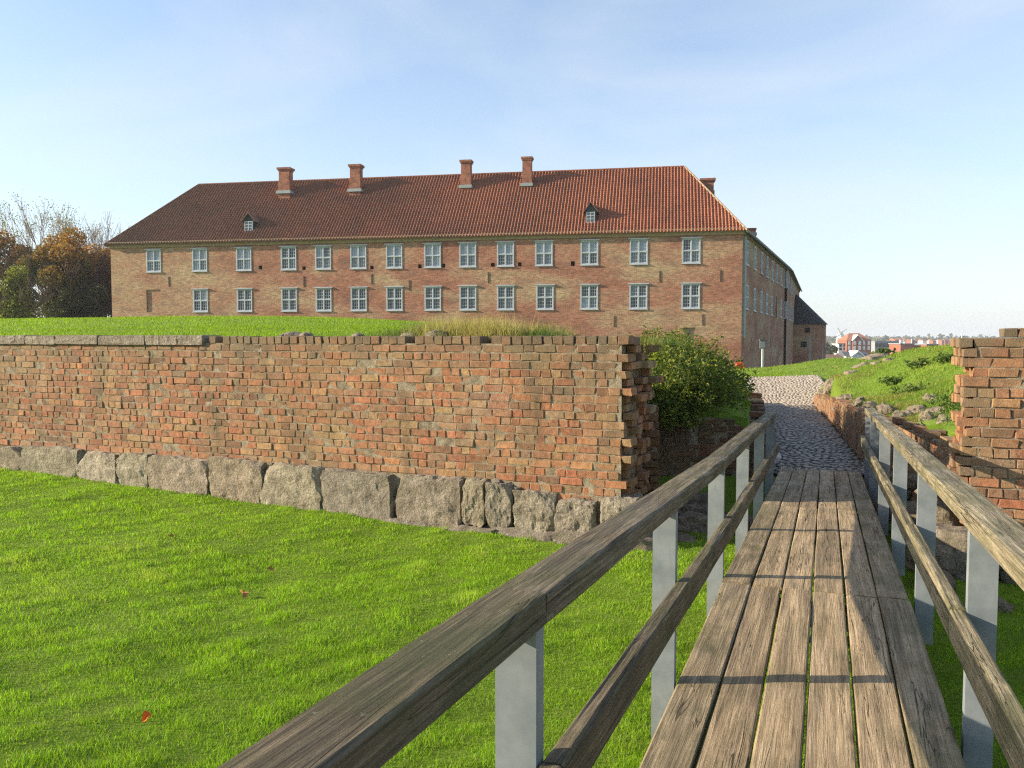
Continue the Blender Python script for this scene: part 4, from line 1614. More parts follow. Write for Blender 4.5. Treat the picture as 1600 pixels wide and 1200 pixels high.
dormer(389, 361, 332, 21)
dormer(923, 348, 316, 20)
# grey downpipe casing on the shaded side by the corner
mb = MB()
Mx = Matrix.Translation(side.p(1.1, 0, 0) - castle.location) @ Matrix.Rotation(side.rot, 4, 'Z')
mb.box((-.55, -.16, E + .2), (.45, .05, ZE - .7), Mx)
o = bpy.data.objects.new('downpipe', mb.mesh('downpipe')); o.parent = castle; put(o, 'concrete')

# ------------------------------------------------------------------ round tower at the side wing
tc = Vector((47.9, 140.0))
tr = 4.75
tz = at(1287, 505, 140).z
tower = thing('round_tower', 'squat round brick tower with black cone roof behind the castle side', 'tower', (tc.x, tc.y, E - 4.5))
mb = MB()
N = 40
for k in range(N):
    a0, a1 = 2 * math.pi * k / N, 2 * math.pi * (k + 1) / N
    pts = [Vector((math.cos(q) * tr, math.sin(q) * tr, z)) for q, z in ((a0, -2), (a1, -2), (a1, tz - E + 4.5), (a0, tz - E + 4.5))]
    mb.quad(*pts, [(a0 * tr + 300, 0), (a1 * tr + 300, 0), (a1 * tr + 300, 9), (a0 * tr + 300, 9)])
o = bpy.data.objects.new('wall', mb.mesh('wall')); o.parent = tower
put(o, 'castle')
mb = MB()
H0 = tz - E + 4.5
for k in range(N):
    a0, a1 = 2 * math.pi * k / N, 2 * math.pi * (k + 1) / N
    p0, p1 = Vector((math.cos(a0) * (tr + .3), math.sin(a0) * (tr + .3), H0 - .25)), Vector((math.cos(a1) * (tr + .3), math.sin(a1) * (tr + .3), H0 - .25))
    mb.poly([p0, p1, Vector((0, 0, H0 + 4.9))])
    mb.poly([p1, p0, Vector((0, 0, H0 - .2))])
o = bpy.data.objects.new('roof', mb.mesh('roof')); o.parent = tower; put(o, 'black_slate')
for px, py, w in ((1261, 516, .8), (1255, 538, .9)):
    q = at(px, py, 140 - 4.5)
    d = Vector((q.x - tc.x, -math.sqrt(max(.1, tr ** 2 - (q.x - tc.x) ** 2)), 0))
    Mx = Matrix.Translation(Vector((d.x, d.y, q.z - E + 4.5))) @ Matrix.Rotation(math.atan2(d.y, d.x) + math.pi / 2, 4, 'Z')
    mb = MB(); mb.box((-w / 2, -.08, -w / 2), (w / 2, .2, w / 2), Mx)
    o = bpy.data.objects.new('window', mb.mesh('window')); o.parent = tower; put(o, 'dark')

# ------------------------------------------------------------------ small things by the castle
lr = thing('life_ring_stand', 'orange life ring on a post at the castle corner', 'life ring', (at(1156, 584, 70).x, 70, float(land(np.array(at(1156, 584, 70).x), np.array(70.)))))
g0 = lr.location.z
mb = MB()
zc = at(1156, 574, 70).z - g0
pts = [Vector((math.cos(a) * .34, 0, zc + math.sin(a) * .34)) for a in np.linspace(0, 2 * math.pi, 17)]
mb.tube(pts, [.12] * 17, 8, False)
o = mb.build('ring', 'orange', None, True); o.parent = lr; o.location = (0, 0, 0)
mb = MB(); mb.box((-.06, .13, 0), (.06, .22, zc + .5)); mb.box((-.33, .10, zc - .33), (.33, .129, zc + .33))
o = mb.build('post', 'orange', None); o.parent = lr
mb = MB(); mb.tube([(math.cos(a) * .34, 0, zc + math.sin(a) * .34) for a in np.linspace(-1.9, -1.25, 5)], [.124] * 5, 8)
o = mb.build('band', 'white', None); o.parent = lr
q = at(1191, 578, 66)
sp = thing('sign_post', 'small notice box on a pale post beside the shaded castle wall', 'sign post', (q.x, q.y, float(land(np.array(q.x), np.array(66.)))))
hp = at(1191, 550, 66).z - sp.location.z
mb = MB(); mb.box((-.06, -.06, 0), (.06, .06, hp + .3)); o = mb.build('post', 'white', None); o.parent = sp
mb = MB(); mb.box((-.22, -.16, hp + .3), (.22, .12, hp + .9)); mb.box((-.28, -.2, hp + .901), (.28, .16, hp + 1.0)); o = mb.build('box', 'dark_steel', None); o.parent = sp
mb = MB(); mb.box((-.16, -.175, hp + .36), (.16, -.161, hp + .84)); o = mb.build('notice', 'concrete', None); o.parent = sp
for px, y0_, top, y, lab in ((1264.5, 572, 525, 95, 'tall pale flagpole standing before the round tower'), (1284.5, 568, 536, 120, 'slim pale pole right beside the round tower edge')):
    q = at(px, y0_, y)
    gz = float(land(np.array(q.x), np.array(float(y))))
    fp = thing('flagpole', lab, 'pole', (q.x, q.y, gz))
    mb = MB(); hgt = at(px, top, y).z - gz
    mb.tube([(0, 0, 0), (0, 0, hgt)], [.10, .075], 8); o = mb.build('pole', 'concrete', None, True); o.parent = fp
    mb = MB(); mb.box((-.2, -.2, -.2), (.2, .2, .15)); o = mb.build('foot', 'concrete', None); o.parent = fp

# ------------------------------------------------------------------ boulders
BOULD = [(1335, 655, 16.0, .5), (1290, 612, 24, .55), (1300, 603, 26, .6), (1322, 623, 20.5, .6), (1344, 628, 18.5, .55), (1363, 634, 17.5, .5), (1388, 641, 16.5, .75), (1405, 652, 15.6, .6),
         (1418, 648, 15.4, .55), (1436, 640, 15.2, .7), (1450, 652, 14.4, .6), (1462, 645, 14.6, .55), (1458, 622, 15.8, .62), (1476, 656, 13.6, .45), (1428, 664, 14.0, .4), (1350, 597 + 40, 18, .4),
         (1378, 650, 15.8, .4), (1442, 665, 13.4, .35)]
DESC = ['pale boulder', 'rough grey boulder', 'pitted buff boulder', 'long tilted boulder', 'rounded fieldstone', 'angular fieldstone']


def ground_hit(px, py, lo=9.5, hi=60):
    """where the sight line through that pixel meets the land"""
    for y in np.arange(lo, hi, .1):
        p = at(px, py, y)
        if p.z <= float(land(np.array(p.x), np.array(p.y))): return p
    return at(px, py, hi)


for k, (px, py, y, sz) in enumerate(BOULD):
    p = ground_hit(px, py + 4)
    s_ = sz * (0.85 + .3 * random.random()) * (p.y / 15) * .55
    o = rock('boulder', p + Vector((0, 0, s_ * .02)), (s_, s_ * .8, s_ * random.uniform(.5, .85)), 700 + k, random.uniform(-.9, .9), None, 'granite', (1.05, 1.0, .92), cuts=9, blocky=.35, rough=.12)
    o.rotation_euler = (random.uniform(-.4, .4), random.uniform(-.5, .5), random.uniform(0, 3))
    tag(o, 'pale grey boulder set in the bank edge above the low path wall', 'boulder', 'boulders edging the bank by the path')
for k, (px, py, sz) in enumerate([(1333, 581, .7), (1347, 572, .75), (1357, 567, .55), (1366, 560, 1.3), (1378, 556, 1.0), (1391, 561, .55), (1372, 566, .6)]):
    p = ground_hit(px, py + 2)
    s_ = sz * p.y / 24 * .62
    o = rock('boulder', p + Vector((0, 0, -s_ * .02)), (s_ * 1.2, s_ * .7, s_ * .38), 730 + k, .5, None, 'granite', (1.05, 1.0, .92), cuts=5, blocky=.4, rough=.12)
    tag(o, 'flat grey stone in the line of stones across the green bank', 'stone', 'stones across the green bank')
for k, (px, py, sz) in enumerate([(417, 522, .42), (437, 521, .36), (402, 523, .26), (648, 519, .5), (602, 523, .34), (520, 522, .3)]):
    s, _ = wall_s(px)
    o = rock('fieldstone', wpt(s, .62, Z_TOP - .02), (sz * .6, .26, sz * .36), 760 + k, .2, None, 'granite', (1.1, 1.08, 1.0), cuts=6, blocky=.35, rough=.1)
    tag(o, 'rounded fieldstone lying along the top of the long brick wall', 'stone', 'fieldstones on the wall top')
# rubble in the dark recess and under the right rail
for k in range(16):
    X_, Y_ = random.uniform(2.0, 3.2), random.uniform(9.9, 12.7)
    o = rock('rubble_stone', (X_, Y_, E - 2.48), (random.uniform(.25, .6), random.uniform(.25, .5), random.uniform(.2, .5)), 780 + k, random.uniform(0, 3), None, 'granite', (.85, .82, .78), cuts=5, blocky=.55, rough=.12)
    tag(o, 'rough stone among rubble in the dark gap behind the toothed wall end', 'stone', 'rubble in the dark gap')
for k, (X_, Y_, sx, sz, zz) in enumerate([(4.35, 8.4, .7, .5, -2.25), (4.1, 7.9, .6, .4, -2.4), (4.75, 9.3, .7, .55, -2.2), (5.0, 10.1, .6, .5, -2.2), (4.35, 7.4, .5, .35, -2.45), (5.1, 10.9, .7, .4, -2.3), (4.7, 8.8, .5, .4, -1.9), (5.0, 9.6, .6, .35, -1.75), (5.35, 10.6, .7, .3, -1.85), (5.6, 11.7, .6, .4, -2.1)]):
    o = rock('rubble_stone', (X_, Y_, E + zz), (sx * .72, sx * .5, sz * .75), 800 + k, random.uniform(0, 3), None, 'granite', (.9, .86, .8), cuts=6, blocky=.55, rough=.1)
    tag(o, 'weathered foundation stone between the right handrail and the right wall end', 'stone', 'foundation stones beside the right handrail')
# whitened stones at the path edge by the shrub
for k, (px, py, y) in enumerate([(1164, 666, 14.3), (1170, 641, 18.5), (1172, 627, 22), (1158, 697, 25)]):
    q = Vector((float(path_lr(y)[0]) + .12, y, E + interp(y, PATH_Z) + .1))
    o = rock('edge_stone', q, (.26, .26, .3), 830 + k, .3, None, 'pale_stone', (1, 1, 1), cuts=5, blocky=.3, rough=.06)
    tag(o, 'small whitish stone marking the left edge of the cobbled path', 'stone', 'whitish stones at the path edge')


# ------------------------------------------------------------------ plants
def shrub(name, label, cat, lobes, n, size, cols, seed, w=None, stems=True):
    """lobes: (centre, radii). Leaves thick on the outside of each lobe, stems inside."""
    r = np.random.default_rng(seed)
    base = Vector(lobes[0][0])
    root = thing(name, label, cat, (base.x, base.y, float(land(np.array(base.x), np.array(base.y)))))
    vol = np.array([l[1][0] * l[1][1] * l[1][2] for l in lobes]) ** .7
    vol /= vol.sum()
    PP = []
    for (c, rad), f in zip(lobes, vol):
        m = int(n * f)
        d = r.normal(size=(m, 3)); d /= np.linalg.norm(d, axis=1)[:, None]
        d[:, 2] = np.where(d[:, 2] < -.3, -d[:, 2] * .6, d[:, 2])
        cl = 1 + .30 * vnoise(d[:, 0] * 3 + c[0], d[:, 1] * 3 + d[:, 2] * 2.3, 2.2, seed) + .1 * vnoise(d[:, 0] * 9, d[:, 2] * 9 + d[:, 1] * 5, 1.5, seed + 1)
        k = (r.uniform(.0, 1, m) ** .35) * cl
        PP.append(np.array(c) + d * np.array(rad) * k[:, None])
    P = np.concatenate(PP)
    tint = tint_mix(cols, len(P), seed + 3, .22, w)
    clump = 1 + .22 * vnoise(P[:, 0], P[:, 2] + P[:, 1], 5.0, seed + 9)
    me = leaf_mesh('foliage', P - np.array(root.location), size * r.uniform(.55, 1.35, len(P)), tint * clump[:, None], seed + 5)
    o = bpy.data.objects.new('foliage', me); o.parent = root; put(o, 'leaf')
    if stems:
        mb = MB()
        for k in range(40):
            c, rad = lobes[r.integers(len(lobes))]
            a = r.uniform(0, 6.28); e = r.uniform(.2, 1.2)
            tip = Vector(c) + Vector((math.cos(a) * math.cos(e) * rad[0], math.sin(a) * math.cos(e) * rad[1], math.sin(e) * rad[2])) * .9
            st = Vector((c[0] + r.uniform(-.3, .3), c[1] + r.uniform(-.3, .3), c[2] - rad[2] * .8))
            mid = st.lerp(tip, .5) + Vector((r.uniform(-.1, .1), r.uniform(-.1, .1), .1))
            mb.tube([q - root.location for q in (st, mid, tip)], [.014, .01, .004], 4)
        o = bpy.data.objects.new('stems', mb.mesh('stems')); o.parent = root; put(o, 'bark')
        o['kind'] = 'stuff'
    return root


G1, G2, G3, G4 = (.06, .10, .014), (.15, .19, .022), (.29, .28, .04), (.04, .065, .012)
shrub('shrub', 'dense green overhanging shrub beside the castle end of the brick wall', 'shrub',
      [((2.75, 13.3, E - .85), (.75, 1.0, .75)), ((3.3, 14.4, E - 1.0), (.68, 1.1, .62)), ((3.0, 15.6, E - .6), (1.0, 1.2, .75)), ((3.7, 16.2, E - 1.0), (.72, 1.3, .6)), ((4.2, 17.8, E - 1.05), (.68, 1.3, .6)),
       ((2.5, 13.0, E - 1.25), (.5, .6, .5))], 52000, .062, [G1, G2, G3, G4], 61, [.35, .33, .14, .18])
shrub('shrub', 'yellowing low shrub on the slope behind the dense green shrub', 'shrub',
      [((2.45, 14.8, E - .35), (.7, .9, .42)), ((3.0, 17.3, E - .45), (1.1, 1.2, .5)), ((4.3, 20.5, E - .85), (1.2, 1.5, .55))], 16000, .06, [(.26, .21, .05), (.17, .18, .035), (.10, .12, .02)], 62)
for k, (px, py) in enumerate([(1345, 585), (1452, 640), (1400, 575)]):
    pass


def tuft(px, t_, h, n, cols, seed, label, spread=.25, group=None, lean=.75, wid=.007):
    s, _ = wall_s(px)
    b = wpt(s, t_, 0)
    z = max(float(land(np.array(b.x), np.array(b.y))), Z_TOP - .12)
    r = np.random.default_rng(seed)
    root = thing('grass_tuft', label, 'grass tuft', (b.x, b.y, z), group)
    P = np.zeros((n, 3))
    P[:, :2] = r.normal(size=(n, 2)) * spread
    ln = h * r.uniform(.45, 1.15, n)
    o = blades('blades', P, ln, np.full(n, wid) * r.uniform(.6, 1.3, n), tint_mix(cols, n, seed + 1), lean, .7, 'grass', None, seed + 2)
    o.parent = root
    o['kind'] = 'stuff'
    return root


DRY = [(.52, .42, .20), (.42, .34, .14), (.30, .27, .10)]
GRN = [(.10, .15, .03), (.17, .22, .05), (.06, .10, .02)]
MIXG = DRY[1:] + GRN[:2]
dry_l = 'tall dry straw coloured grass tuft growing along the wall top'
grn_l = 'green weedy tuft growing along the wall top before the castle'
for k, px in enumerate([612, 632, 660, 684, 706, 728, 695, 672, 748, 715, 645, 700, 738]):
    tuft(px, .8 + .5 * random.random(), random.uniform(.30, .47), 900, DRY, 900 + k, dry_l, .17, 'dry grass on the wall top', .8)
for k, px in enumerate([556, 562, 580, 590, 600, 618, 645, 752, 765, 785, 795, 805, 755, 735, 830, 860, 890, 925, 960, 985, 570, 775]):
    tuft(px, .7 + .8 * random.random(), random.uniform(.18, .36) if px < 820 else random.uniform(.08, .16), 650, GRN if k % 3 else MIXG, 930 + k, grn_l, .2, 'green weeds on the wall top', .85)
tuft(330, .6, .14, 500, GRN, 980, 'small dark weed tuft beside the end of the stone coping', .12)
tuft(50, .9, .12, 400, GRN, 981, 'small weed tuft behind the stone coping', .2)


# ------------------------------------------------------------------ grass
def scatter_lawn(y0, y1, dens, seed):
    """random roots on the moat lawn, in the strip seen between y0 and y1 (distance ahead)"""
    r = np.random.default_rng(seed)
    x0, x1 = -.66 * y1 - .6, .66 * y1 + .3
    n = int((x1 - x0) * (y1 - y0) * dens)
    X = r.uniform(x0, x1, n); Y = r.uniform(y0, y1, n)
    T_ = (X - WA.x) * WN.x + (Y - WA.y) * WN.y
    S_ = (X - WA.x) * WU.x + (Y - WA.y) * WU.y
    keep = (np.abs(X) < .66 * Y + .7) & ((T_ < -.04) | ((S_ > S_END + .05) & (S_ < S_RIGHT) & (T_ < 1.0)))
    X, Y = X[keep], Y[keep]
    return np.stack([X, Y, lawn_z(X, Y) - .004], 1)


parts = []
for y0, y1, dens in ((2.6, 4.6, 13000), (4.6, 6.5, 10000), (6.5, 9.0, 6200), (9.0, 16.0, 3400)):
    parts.append(scatter_lawn(y0, y1, dens, 71 + int(y0)))
P = np.concatenate(parts)
# under the planks only a thin sward survives
n = len(P)
r = np.random.default_rng(77)
pat = vnoise(P[:, 0], P[:, 1], 2.6, 81)
pat2 = vnoise(P[:, 0], P[:, 1], 7.5, 82)
pat3 = vnoise(P[:, 0], P[:, 1], .8, 83)
pat4 = vnoise(P[:, 0], P[:, 1], 19., 86)
ln = np.clip(.034 + .009 * pat + .011 * pat2 + .012 * pat4, .021, .10) * r.uniform(.6, 1.4, n)
wd = np.full(n, .0030) * r.uniform(.7, 1.4, n) * np.clip(P[:, 1] / 5.5, .9, 1.9)
tint = tint_mix([(.215, .375, .011), (.285, .45, .017), (.14, .265, .011), (.37, .42, .06)], n, 78, .32, [.42, .32, .17, .09])
dryf = np.clip(pat3 * .35 + pat2 * .3 - .25, 0, .55)[:, None]
tint = tint * (1 - dryf) + np.array([.36, .38, .08]) * dryf
tint *= np.clip(1 + .11 * pat2 + .12 * pat4 + .06 * pat3, .5, 1.5)[:, None]
straw = r.random(n) < .03
tint[straw] = np.array([.34, .25, .11])
o = blades('lawn_grass', P, ln, wd, tint, .75, .6, 'grass', None, 79)
tag(o, 'bright green mown grass covering the moat lawn', 'grass', kind='stuff')

# longer rough grass at the wall foot
n = 5200
s = r.uniform(-5.5, S_END + .3, n); tt = -np.abs(r.normal(size=n)) * .07 - .12
P = np.stack([WA.x + WU.x * s + WN.x * tt, WA.y + WU.y * s + WN.y * tt, np.zeros(n)], 1)
P[:, 2] = lawn_z(P[:, 0], P[:, 1])
clus = np.clip(vnoise(s, s * .3, 3.1, 5), 0, 1.3)
kp = r.random(n) < clus
P = P[kp]
o = blades('wall_foot_grass', P, .075 * r.uniform(.5, 1.5, len(P)), np.full(len(P), .006), tint_mix([(.11, .21, .02), (.07, .14, .015)], len(P), 5), .8, .7, 'grass', None, 84)
tag(o, 'longer tufty grass along the foot of the granite blocks', 'grass', kind='stuff')

# mound behind the wall and bank right of the path
r = np.random.default_rng(85)


def scatter_land(fx0, fx1, y0, y1, n, seed):
    r = np.random.default_rng(seed)
    y = np.sqrt(r.uniform(y0 * y0, y1 * y1, n))
    x = r.uniform(fx0, fx1, n) * y
    l_, r2 = path_lr(y)
    T_ = (x - WA.x) * WN.x + (y - WA.y) * WN.y
    ok = (T_ > .45) & ~((x > l_ - .25) & (x < r2 + .3) & (y < 37)) & ~((x > 1.8) & (y < 13))
    x, y = x[ok], y[ok]
    return np.stack([x, y, land(x, y) - .005], 1)


P = np.concatenate([scatter_land(-.68, .12, 10.5, 20, 60000, 1), scatter_land(-.66, .12, 20, 36, 60000, 2), scatter_land(.12, .33, 13.0, 42, 45000, 7)])
n = len(P)
v = vnoise(P[:, 0], P[:, 1], 1.8, 91)
tint = tint_mix([(.19, .30, .010), (.24, .36, .016), (.14, .22, .010), (.31, .34, .05)], n, 92, .15, [.4, .35, .15, .1]) * (1 + .1 * v)[:, None]
o = blades('mound_grass', P, np.clip(.05 + .015 * v, .02, .1) * r.uniform(.6, 1.4, n), np.full(n, .007) * P[:, 1] / 12, tint, .7, .6, 'grass', None, 93)
tag(o, 'bright mown grass on the mound between brick wall and castle', 'grass', kind='stuff')
P = np.concatenate([scatter_land(.30, .66, 9.5, 18, 52000, 3), scatter_land(.24, .64, 18, 34, 70000, 4), scatter_land(.2, .5, 34, 66, 50000, 5)])
n = len(P)
v = vnoise(P[:, 0], P[:, 1], 1.5, 94)
v2 = vnoise(P[:, 0], P[:, 1], 4.0, 95)
tint = tint_mix([(.19, .31, .018), (.25, .37, .03), (.34, .35, .09), (.12, .20, .015)], n, 96, .18)
l_, r2 = path_lr(P[:, 1])
edge = np.clip(1 - (P[:, 0] - r2) / (1.1 + .5 * v), 0, 1) * (P[:, 1] < 30)
dryf = np.clip(edge * .8 + .25 * v2 * (P[:, 0] > r2), 0, .85)[:, None]
tint = tint * (1 - dryf) + np.array([.34, .25, .10]) * dryf
o = blades('bank_grass', P, np.clip(.07 + .02 * v + .025 * v2, .03, .18) * r.uniform(.6, 1.4, n), np.full(n, .008) * np.clip(P[:, 1] / 13, 1, 4), tint, .8, .7, 'grass', None, 97)
tag(o, 'rough green and straw grass on the bank right of the path', 'grass', kind='stuff')
for k, (px, py, hh) in enumerate([(1395, 600, .2), (1440, 572, .18), (1480, 565, .2), (1425, 615, .2), (1485, 638, .28), (1382, 550, .22), (1500, 660, .3)]):
    q = ground_hit(px, py)
    root = thing('weed_clump', 'dark green leafy weed clump in the rough grass bank right of the path', 'weed', tuple(q), 'weeds on the bank')
    m = 260
    PP = np.abs(r.normal(size=(m, 3))) * np.array([1, 1, .6]) * hh * r.choice([-1, 1], (m, 3)) * np.array([.9, .6, .5]) + np.array([0, 0, hh * .4])
    me = leaf_mesh('leaves', PP, np.full(m, .085 * q.y / 18), tint_mix(GRN, m, 40 + k), 50 + k)
    o = bpy.data.objects.new('leaves', me); o.parent = root; put(o, 'leaf')
    o = blades('stalks', np.zeros((30, 3)) + r.normal(size=(30, 3)) * np.array([.1, .1, 0]), np.full(30, hh * 1.3), np.full(30, .012), tint_mix(GRN, 30, 4), .8, .6, 'grass', None, 60 + k)
    o.parent = root
    o['kind'] = 'stuff'

# fallen leaves on the lawn
for k, (px, py, sz, col, lab) in enumerate([(229, 1120, .05, (.75, .16, .02), 'bright orange fallen leaf on the moat lawn'), (380, 928, .07, (.42, .19, .06), 'curled brown fallen leaf on the lawn beside another leaf'),
                                       (423, 890, .055, (.36, .2, .07), 'small tan fallen leaf on the lawn near the granite wall foot'), (267, 838, .05, (.4, .22, .08), 'tiny brown fallen leaf on the lawn, closest to the granite blocks')]):
    for y in np.arange(3, 14, .02):
        q = at(px, py, y)
        if q.z <= float(lawn_z(np.array(q.x), np.array(q.y))) + .045: break
    mb = MB()
    ring = [(math.cos(a) * sz * .5 * (1 + .25 * math.sin(3 * a + k)), math.sin(a) * sz * .7, sz * .35 * math.cos(2 * a + .6) + .01) for a in np.linspace(0, 2 * math.pi, 13)[:-1]]
    for i in range(12):
        mb.poly([(0, 0, -.004), ring[i], ring[(i + 1) % 12]])
    m_ = plain('fallen_leaf', col, .6)
    o = bpy.data.objects.new('fallen_leaf', mb.mesh('fallen_leaf')); o.location = q; o.rotation_euler = (.5, .3, k); put(o, m_)
    tag(o, lab, 'leaf')


# ------------------------------------------------------------------ trees left of the castle
def limb(mb, p, d, L, rad, depth, r, tips, spread=.55, gnarl=.18, kids=(2, 4), up=.12, minr=.02):
    pts, rr = [p], [rad]
    q = p.copy()
    dd = d.copy()
    n = 4
    for k in range(n):
        dd = (dd + Vector((r.uniform(-1, 1), r.uniform(-1, 1), r.uniform(-.5, 1) * .6 + up)) * gnarl).normalized()
        q = q + dd * (L / n)
        pts.append(q.copy()); rr.append(max(minr, rad * (1 - .55 * (k + 1) / n)))
    mb.tube(pts, rr, 6 if depth > 2 else 3, False)
    if depth == 0:
        tips.append(q)
        return
    for k in range(r.randint(*kids)):
        f = r.uniform(.45, 1.0)
        i = min(n, max(1, int(round(f * n))))
        a = r.uniform(0, 6.28)
        o_ = dd.orthogonal().normalized()
        sd_ = (o_ * math.cos(a) + dd.cross(o_) * math.sin(a))
        nd = (dd + sd_ * spread * r.uniform(.6, 1.4)).normalized()
        limb(mb, pts[i], nd, L * r.uniform(.55, .8), rr[i] * .62, depth - 1, r, tips, spread, gnarl, kids, up, minr)
    limb(mb, q, dd, L * .7, rr[-1], depth - 1, r, tips, spread, gnarl, kids, up, minr)


def tree(name, label, px, pytop, y, hw_px, n_leaf, leaf, cols, seed, w=None, base_z=-2.0, shape='round', depth=4, top_cols=None, group=None, bare=False, low=.25):
    r = random.Random(seed)
    nr = np.random.default_rng(seed)
    top = at(px, pytop, y)
    H = top.z - (E + base_z)
    hw = hw_px * y / FPX
    root = thing(name, label, 'tree', (top.x, y, E + base_z), group)
    mb = MB()
    tips = []
    th = H * (.28 if not bare else .35)
    mt_ = 'bark_pale' if bare else 'bark'
    mb.tube([(0, 0, -.5), (.05, 0, th * .5), (0, .05, th)], [H * .026, H * .02, H * .017], 8)
    nl = 6 if not bare else 9
    for k in range(nl):
        a = 6.28 * k / nl + r.uniform(-.3, .3)
        el = r.uniform(.5, 1.25) if not bare else r.uniform(.85, 1.4)
        d = Vector((math.cos(a) * math.cos(el), math.sin(a) * math.cos(el), math.sin(el)))
        z = th * r.uniform(.75, 1.0)
        limb(mb, Vector((0, 0, z)), d, H * (.27 if not bare else .26), H * .0105, depth - 1, r, tips, .5 if not bare else .38, .16, (2, 3) if not bare else (2, 4), .12 if not bare else .3, .022 if bare else .03)
    # keep the branchwork inside the crown
    o = bpy.data.objects.new('trunk', mb.mesh('trunk')); o.parent = root; put(o, mt_)
    if n_leaf:
        if bare:
            T_ = np.array([tuple(t_) for t_ in tips])
            P = T_[nr.integers(len(T_), size=n_leaf)] + nr.normal(size=(n_leaf, 3)) * .35
        else:
            nb = 46
            C = []
            while len(C) < nb:
                d = nr.normal(size=3); d /= np.linalg.norm(d)
                k = nr.uniform(.35, .92)
                zf = d[2] * k
                cx = d[:2] * k
                if shape == 'cone': cx = cx * np.clip(1.05 - (zf * .5 + .5), .1, 1)
                C.append((cx[0] * hw, cx[1] * hw * .9, H * (low + (1 - low) * (zf * .5 + .5))))
            C = np.array(C)
            ci = nr.integers(nb, size=n_leaf)
            d = nr.normal(size=(n_leaf, 3)); d /= np.linalg.norm(d, axis=1)[:, None]
            rad = hw * nr.uniform(.27, .42, nb)[ci]
            P = C[ci] + d * (rad * nr.uniform(.25, 1, n_leaf) ** .5)[:, None] * np.array([1, 1, .8])
        m = len(P)
        tint = tint_mix(cols, m, seed + 1, .25, w)
        if top_cols is not None:
            tc_ = tint_mix(top_cols, m, seed + 2, .25)
            f = np.clip((P[:, 2] / H - .50) * 3.0 + .3 * vnoise(P[:, 0], P[:, 1], .9, seed), 0, 1)[:, None]
            tint = tint * (1 - f) + tc_ * f
        me = leaf_mesh('crown', P, np.full(m, leaf), tint, seed + 3, .7)
        o = bpy.data.objects.new('crown', me); o.parent = root; put(o, 'leaf')
    return root


DG = [(.085, .10, .025), (.125, .13, .03), (.06, .07, .018)]
OR = [(.40, .17, .035), (.30, .16, .04), (.20, .16, .04), (.44, .22, .04)]
BR = [(.18, .085, .03), (.12, .065, .028), (.24, .11, .03)]
YG = [(.20, .22, .025), (.28, .27, .04), (.11, .14, .02)]
tree('bare_tree', 'tall nearly bare tree with fine twigs rising above the autumn trees', 68, 297, 122, 62, 2600, .22, [(.25, .24, .05), (.18, .2, .04)], 301, bare=True, depth=4)
tree('bare_tree', 'bare grey twiggy tree between the autumn trees and the castle roof', 158, 330, 128, 40, 500, .2, [(.2, .13, .04)], 302, bare=True, depth=4)
tree('chestnut_tree', 'dark green tree with orange autumn top, beside the brown tree', 98, 340, 106, 58, 26000, .36, DG, 303, top_cols=OR, low=.12)
tree('chestnut_tree', 'dark green autumn tree with rusty top behind the yellow green tree', 5, 340, 110, 58, 26000, .36, DG, 304, top_cols=OR, low=.12)
tree('beech_tree', 'brown leaved autumn tree hard by the castle end wall', 155, 366, 112, 42, 16000, .34, BR, 305, top_cols=OR, low=.05)
tree('young_tree', 'yellow green conical young tree before the dark autumn trees', 24, 408, 96, 46, 11000, .27, YG, 306, shape='cone', low=.0)
tree('chestnut_tree', 'dense dark tree at the very edge of the tree group, farthest from the castle', -75, 350, 112, 55, 9000, .38, DG, 307, top_cols=OR)
shrub('bush', 'dark hedge bush beneath the autumn trees left of the castle', 'bush', [((-62, 104, E - .5), (6, 3, 3)), ((-54, 106, E - .5), (6, 3, 3.2)), ((-70, 104, E - .5), (6, 3, 3.2))], 9000, .4, DG, 63, None, False)


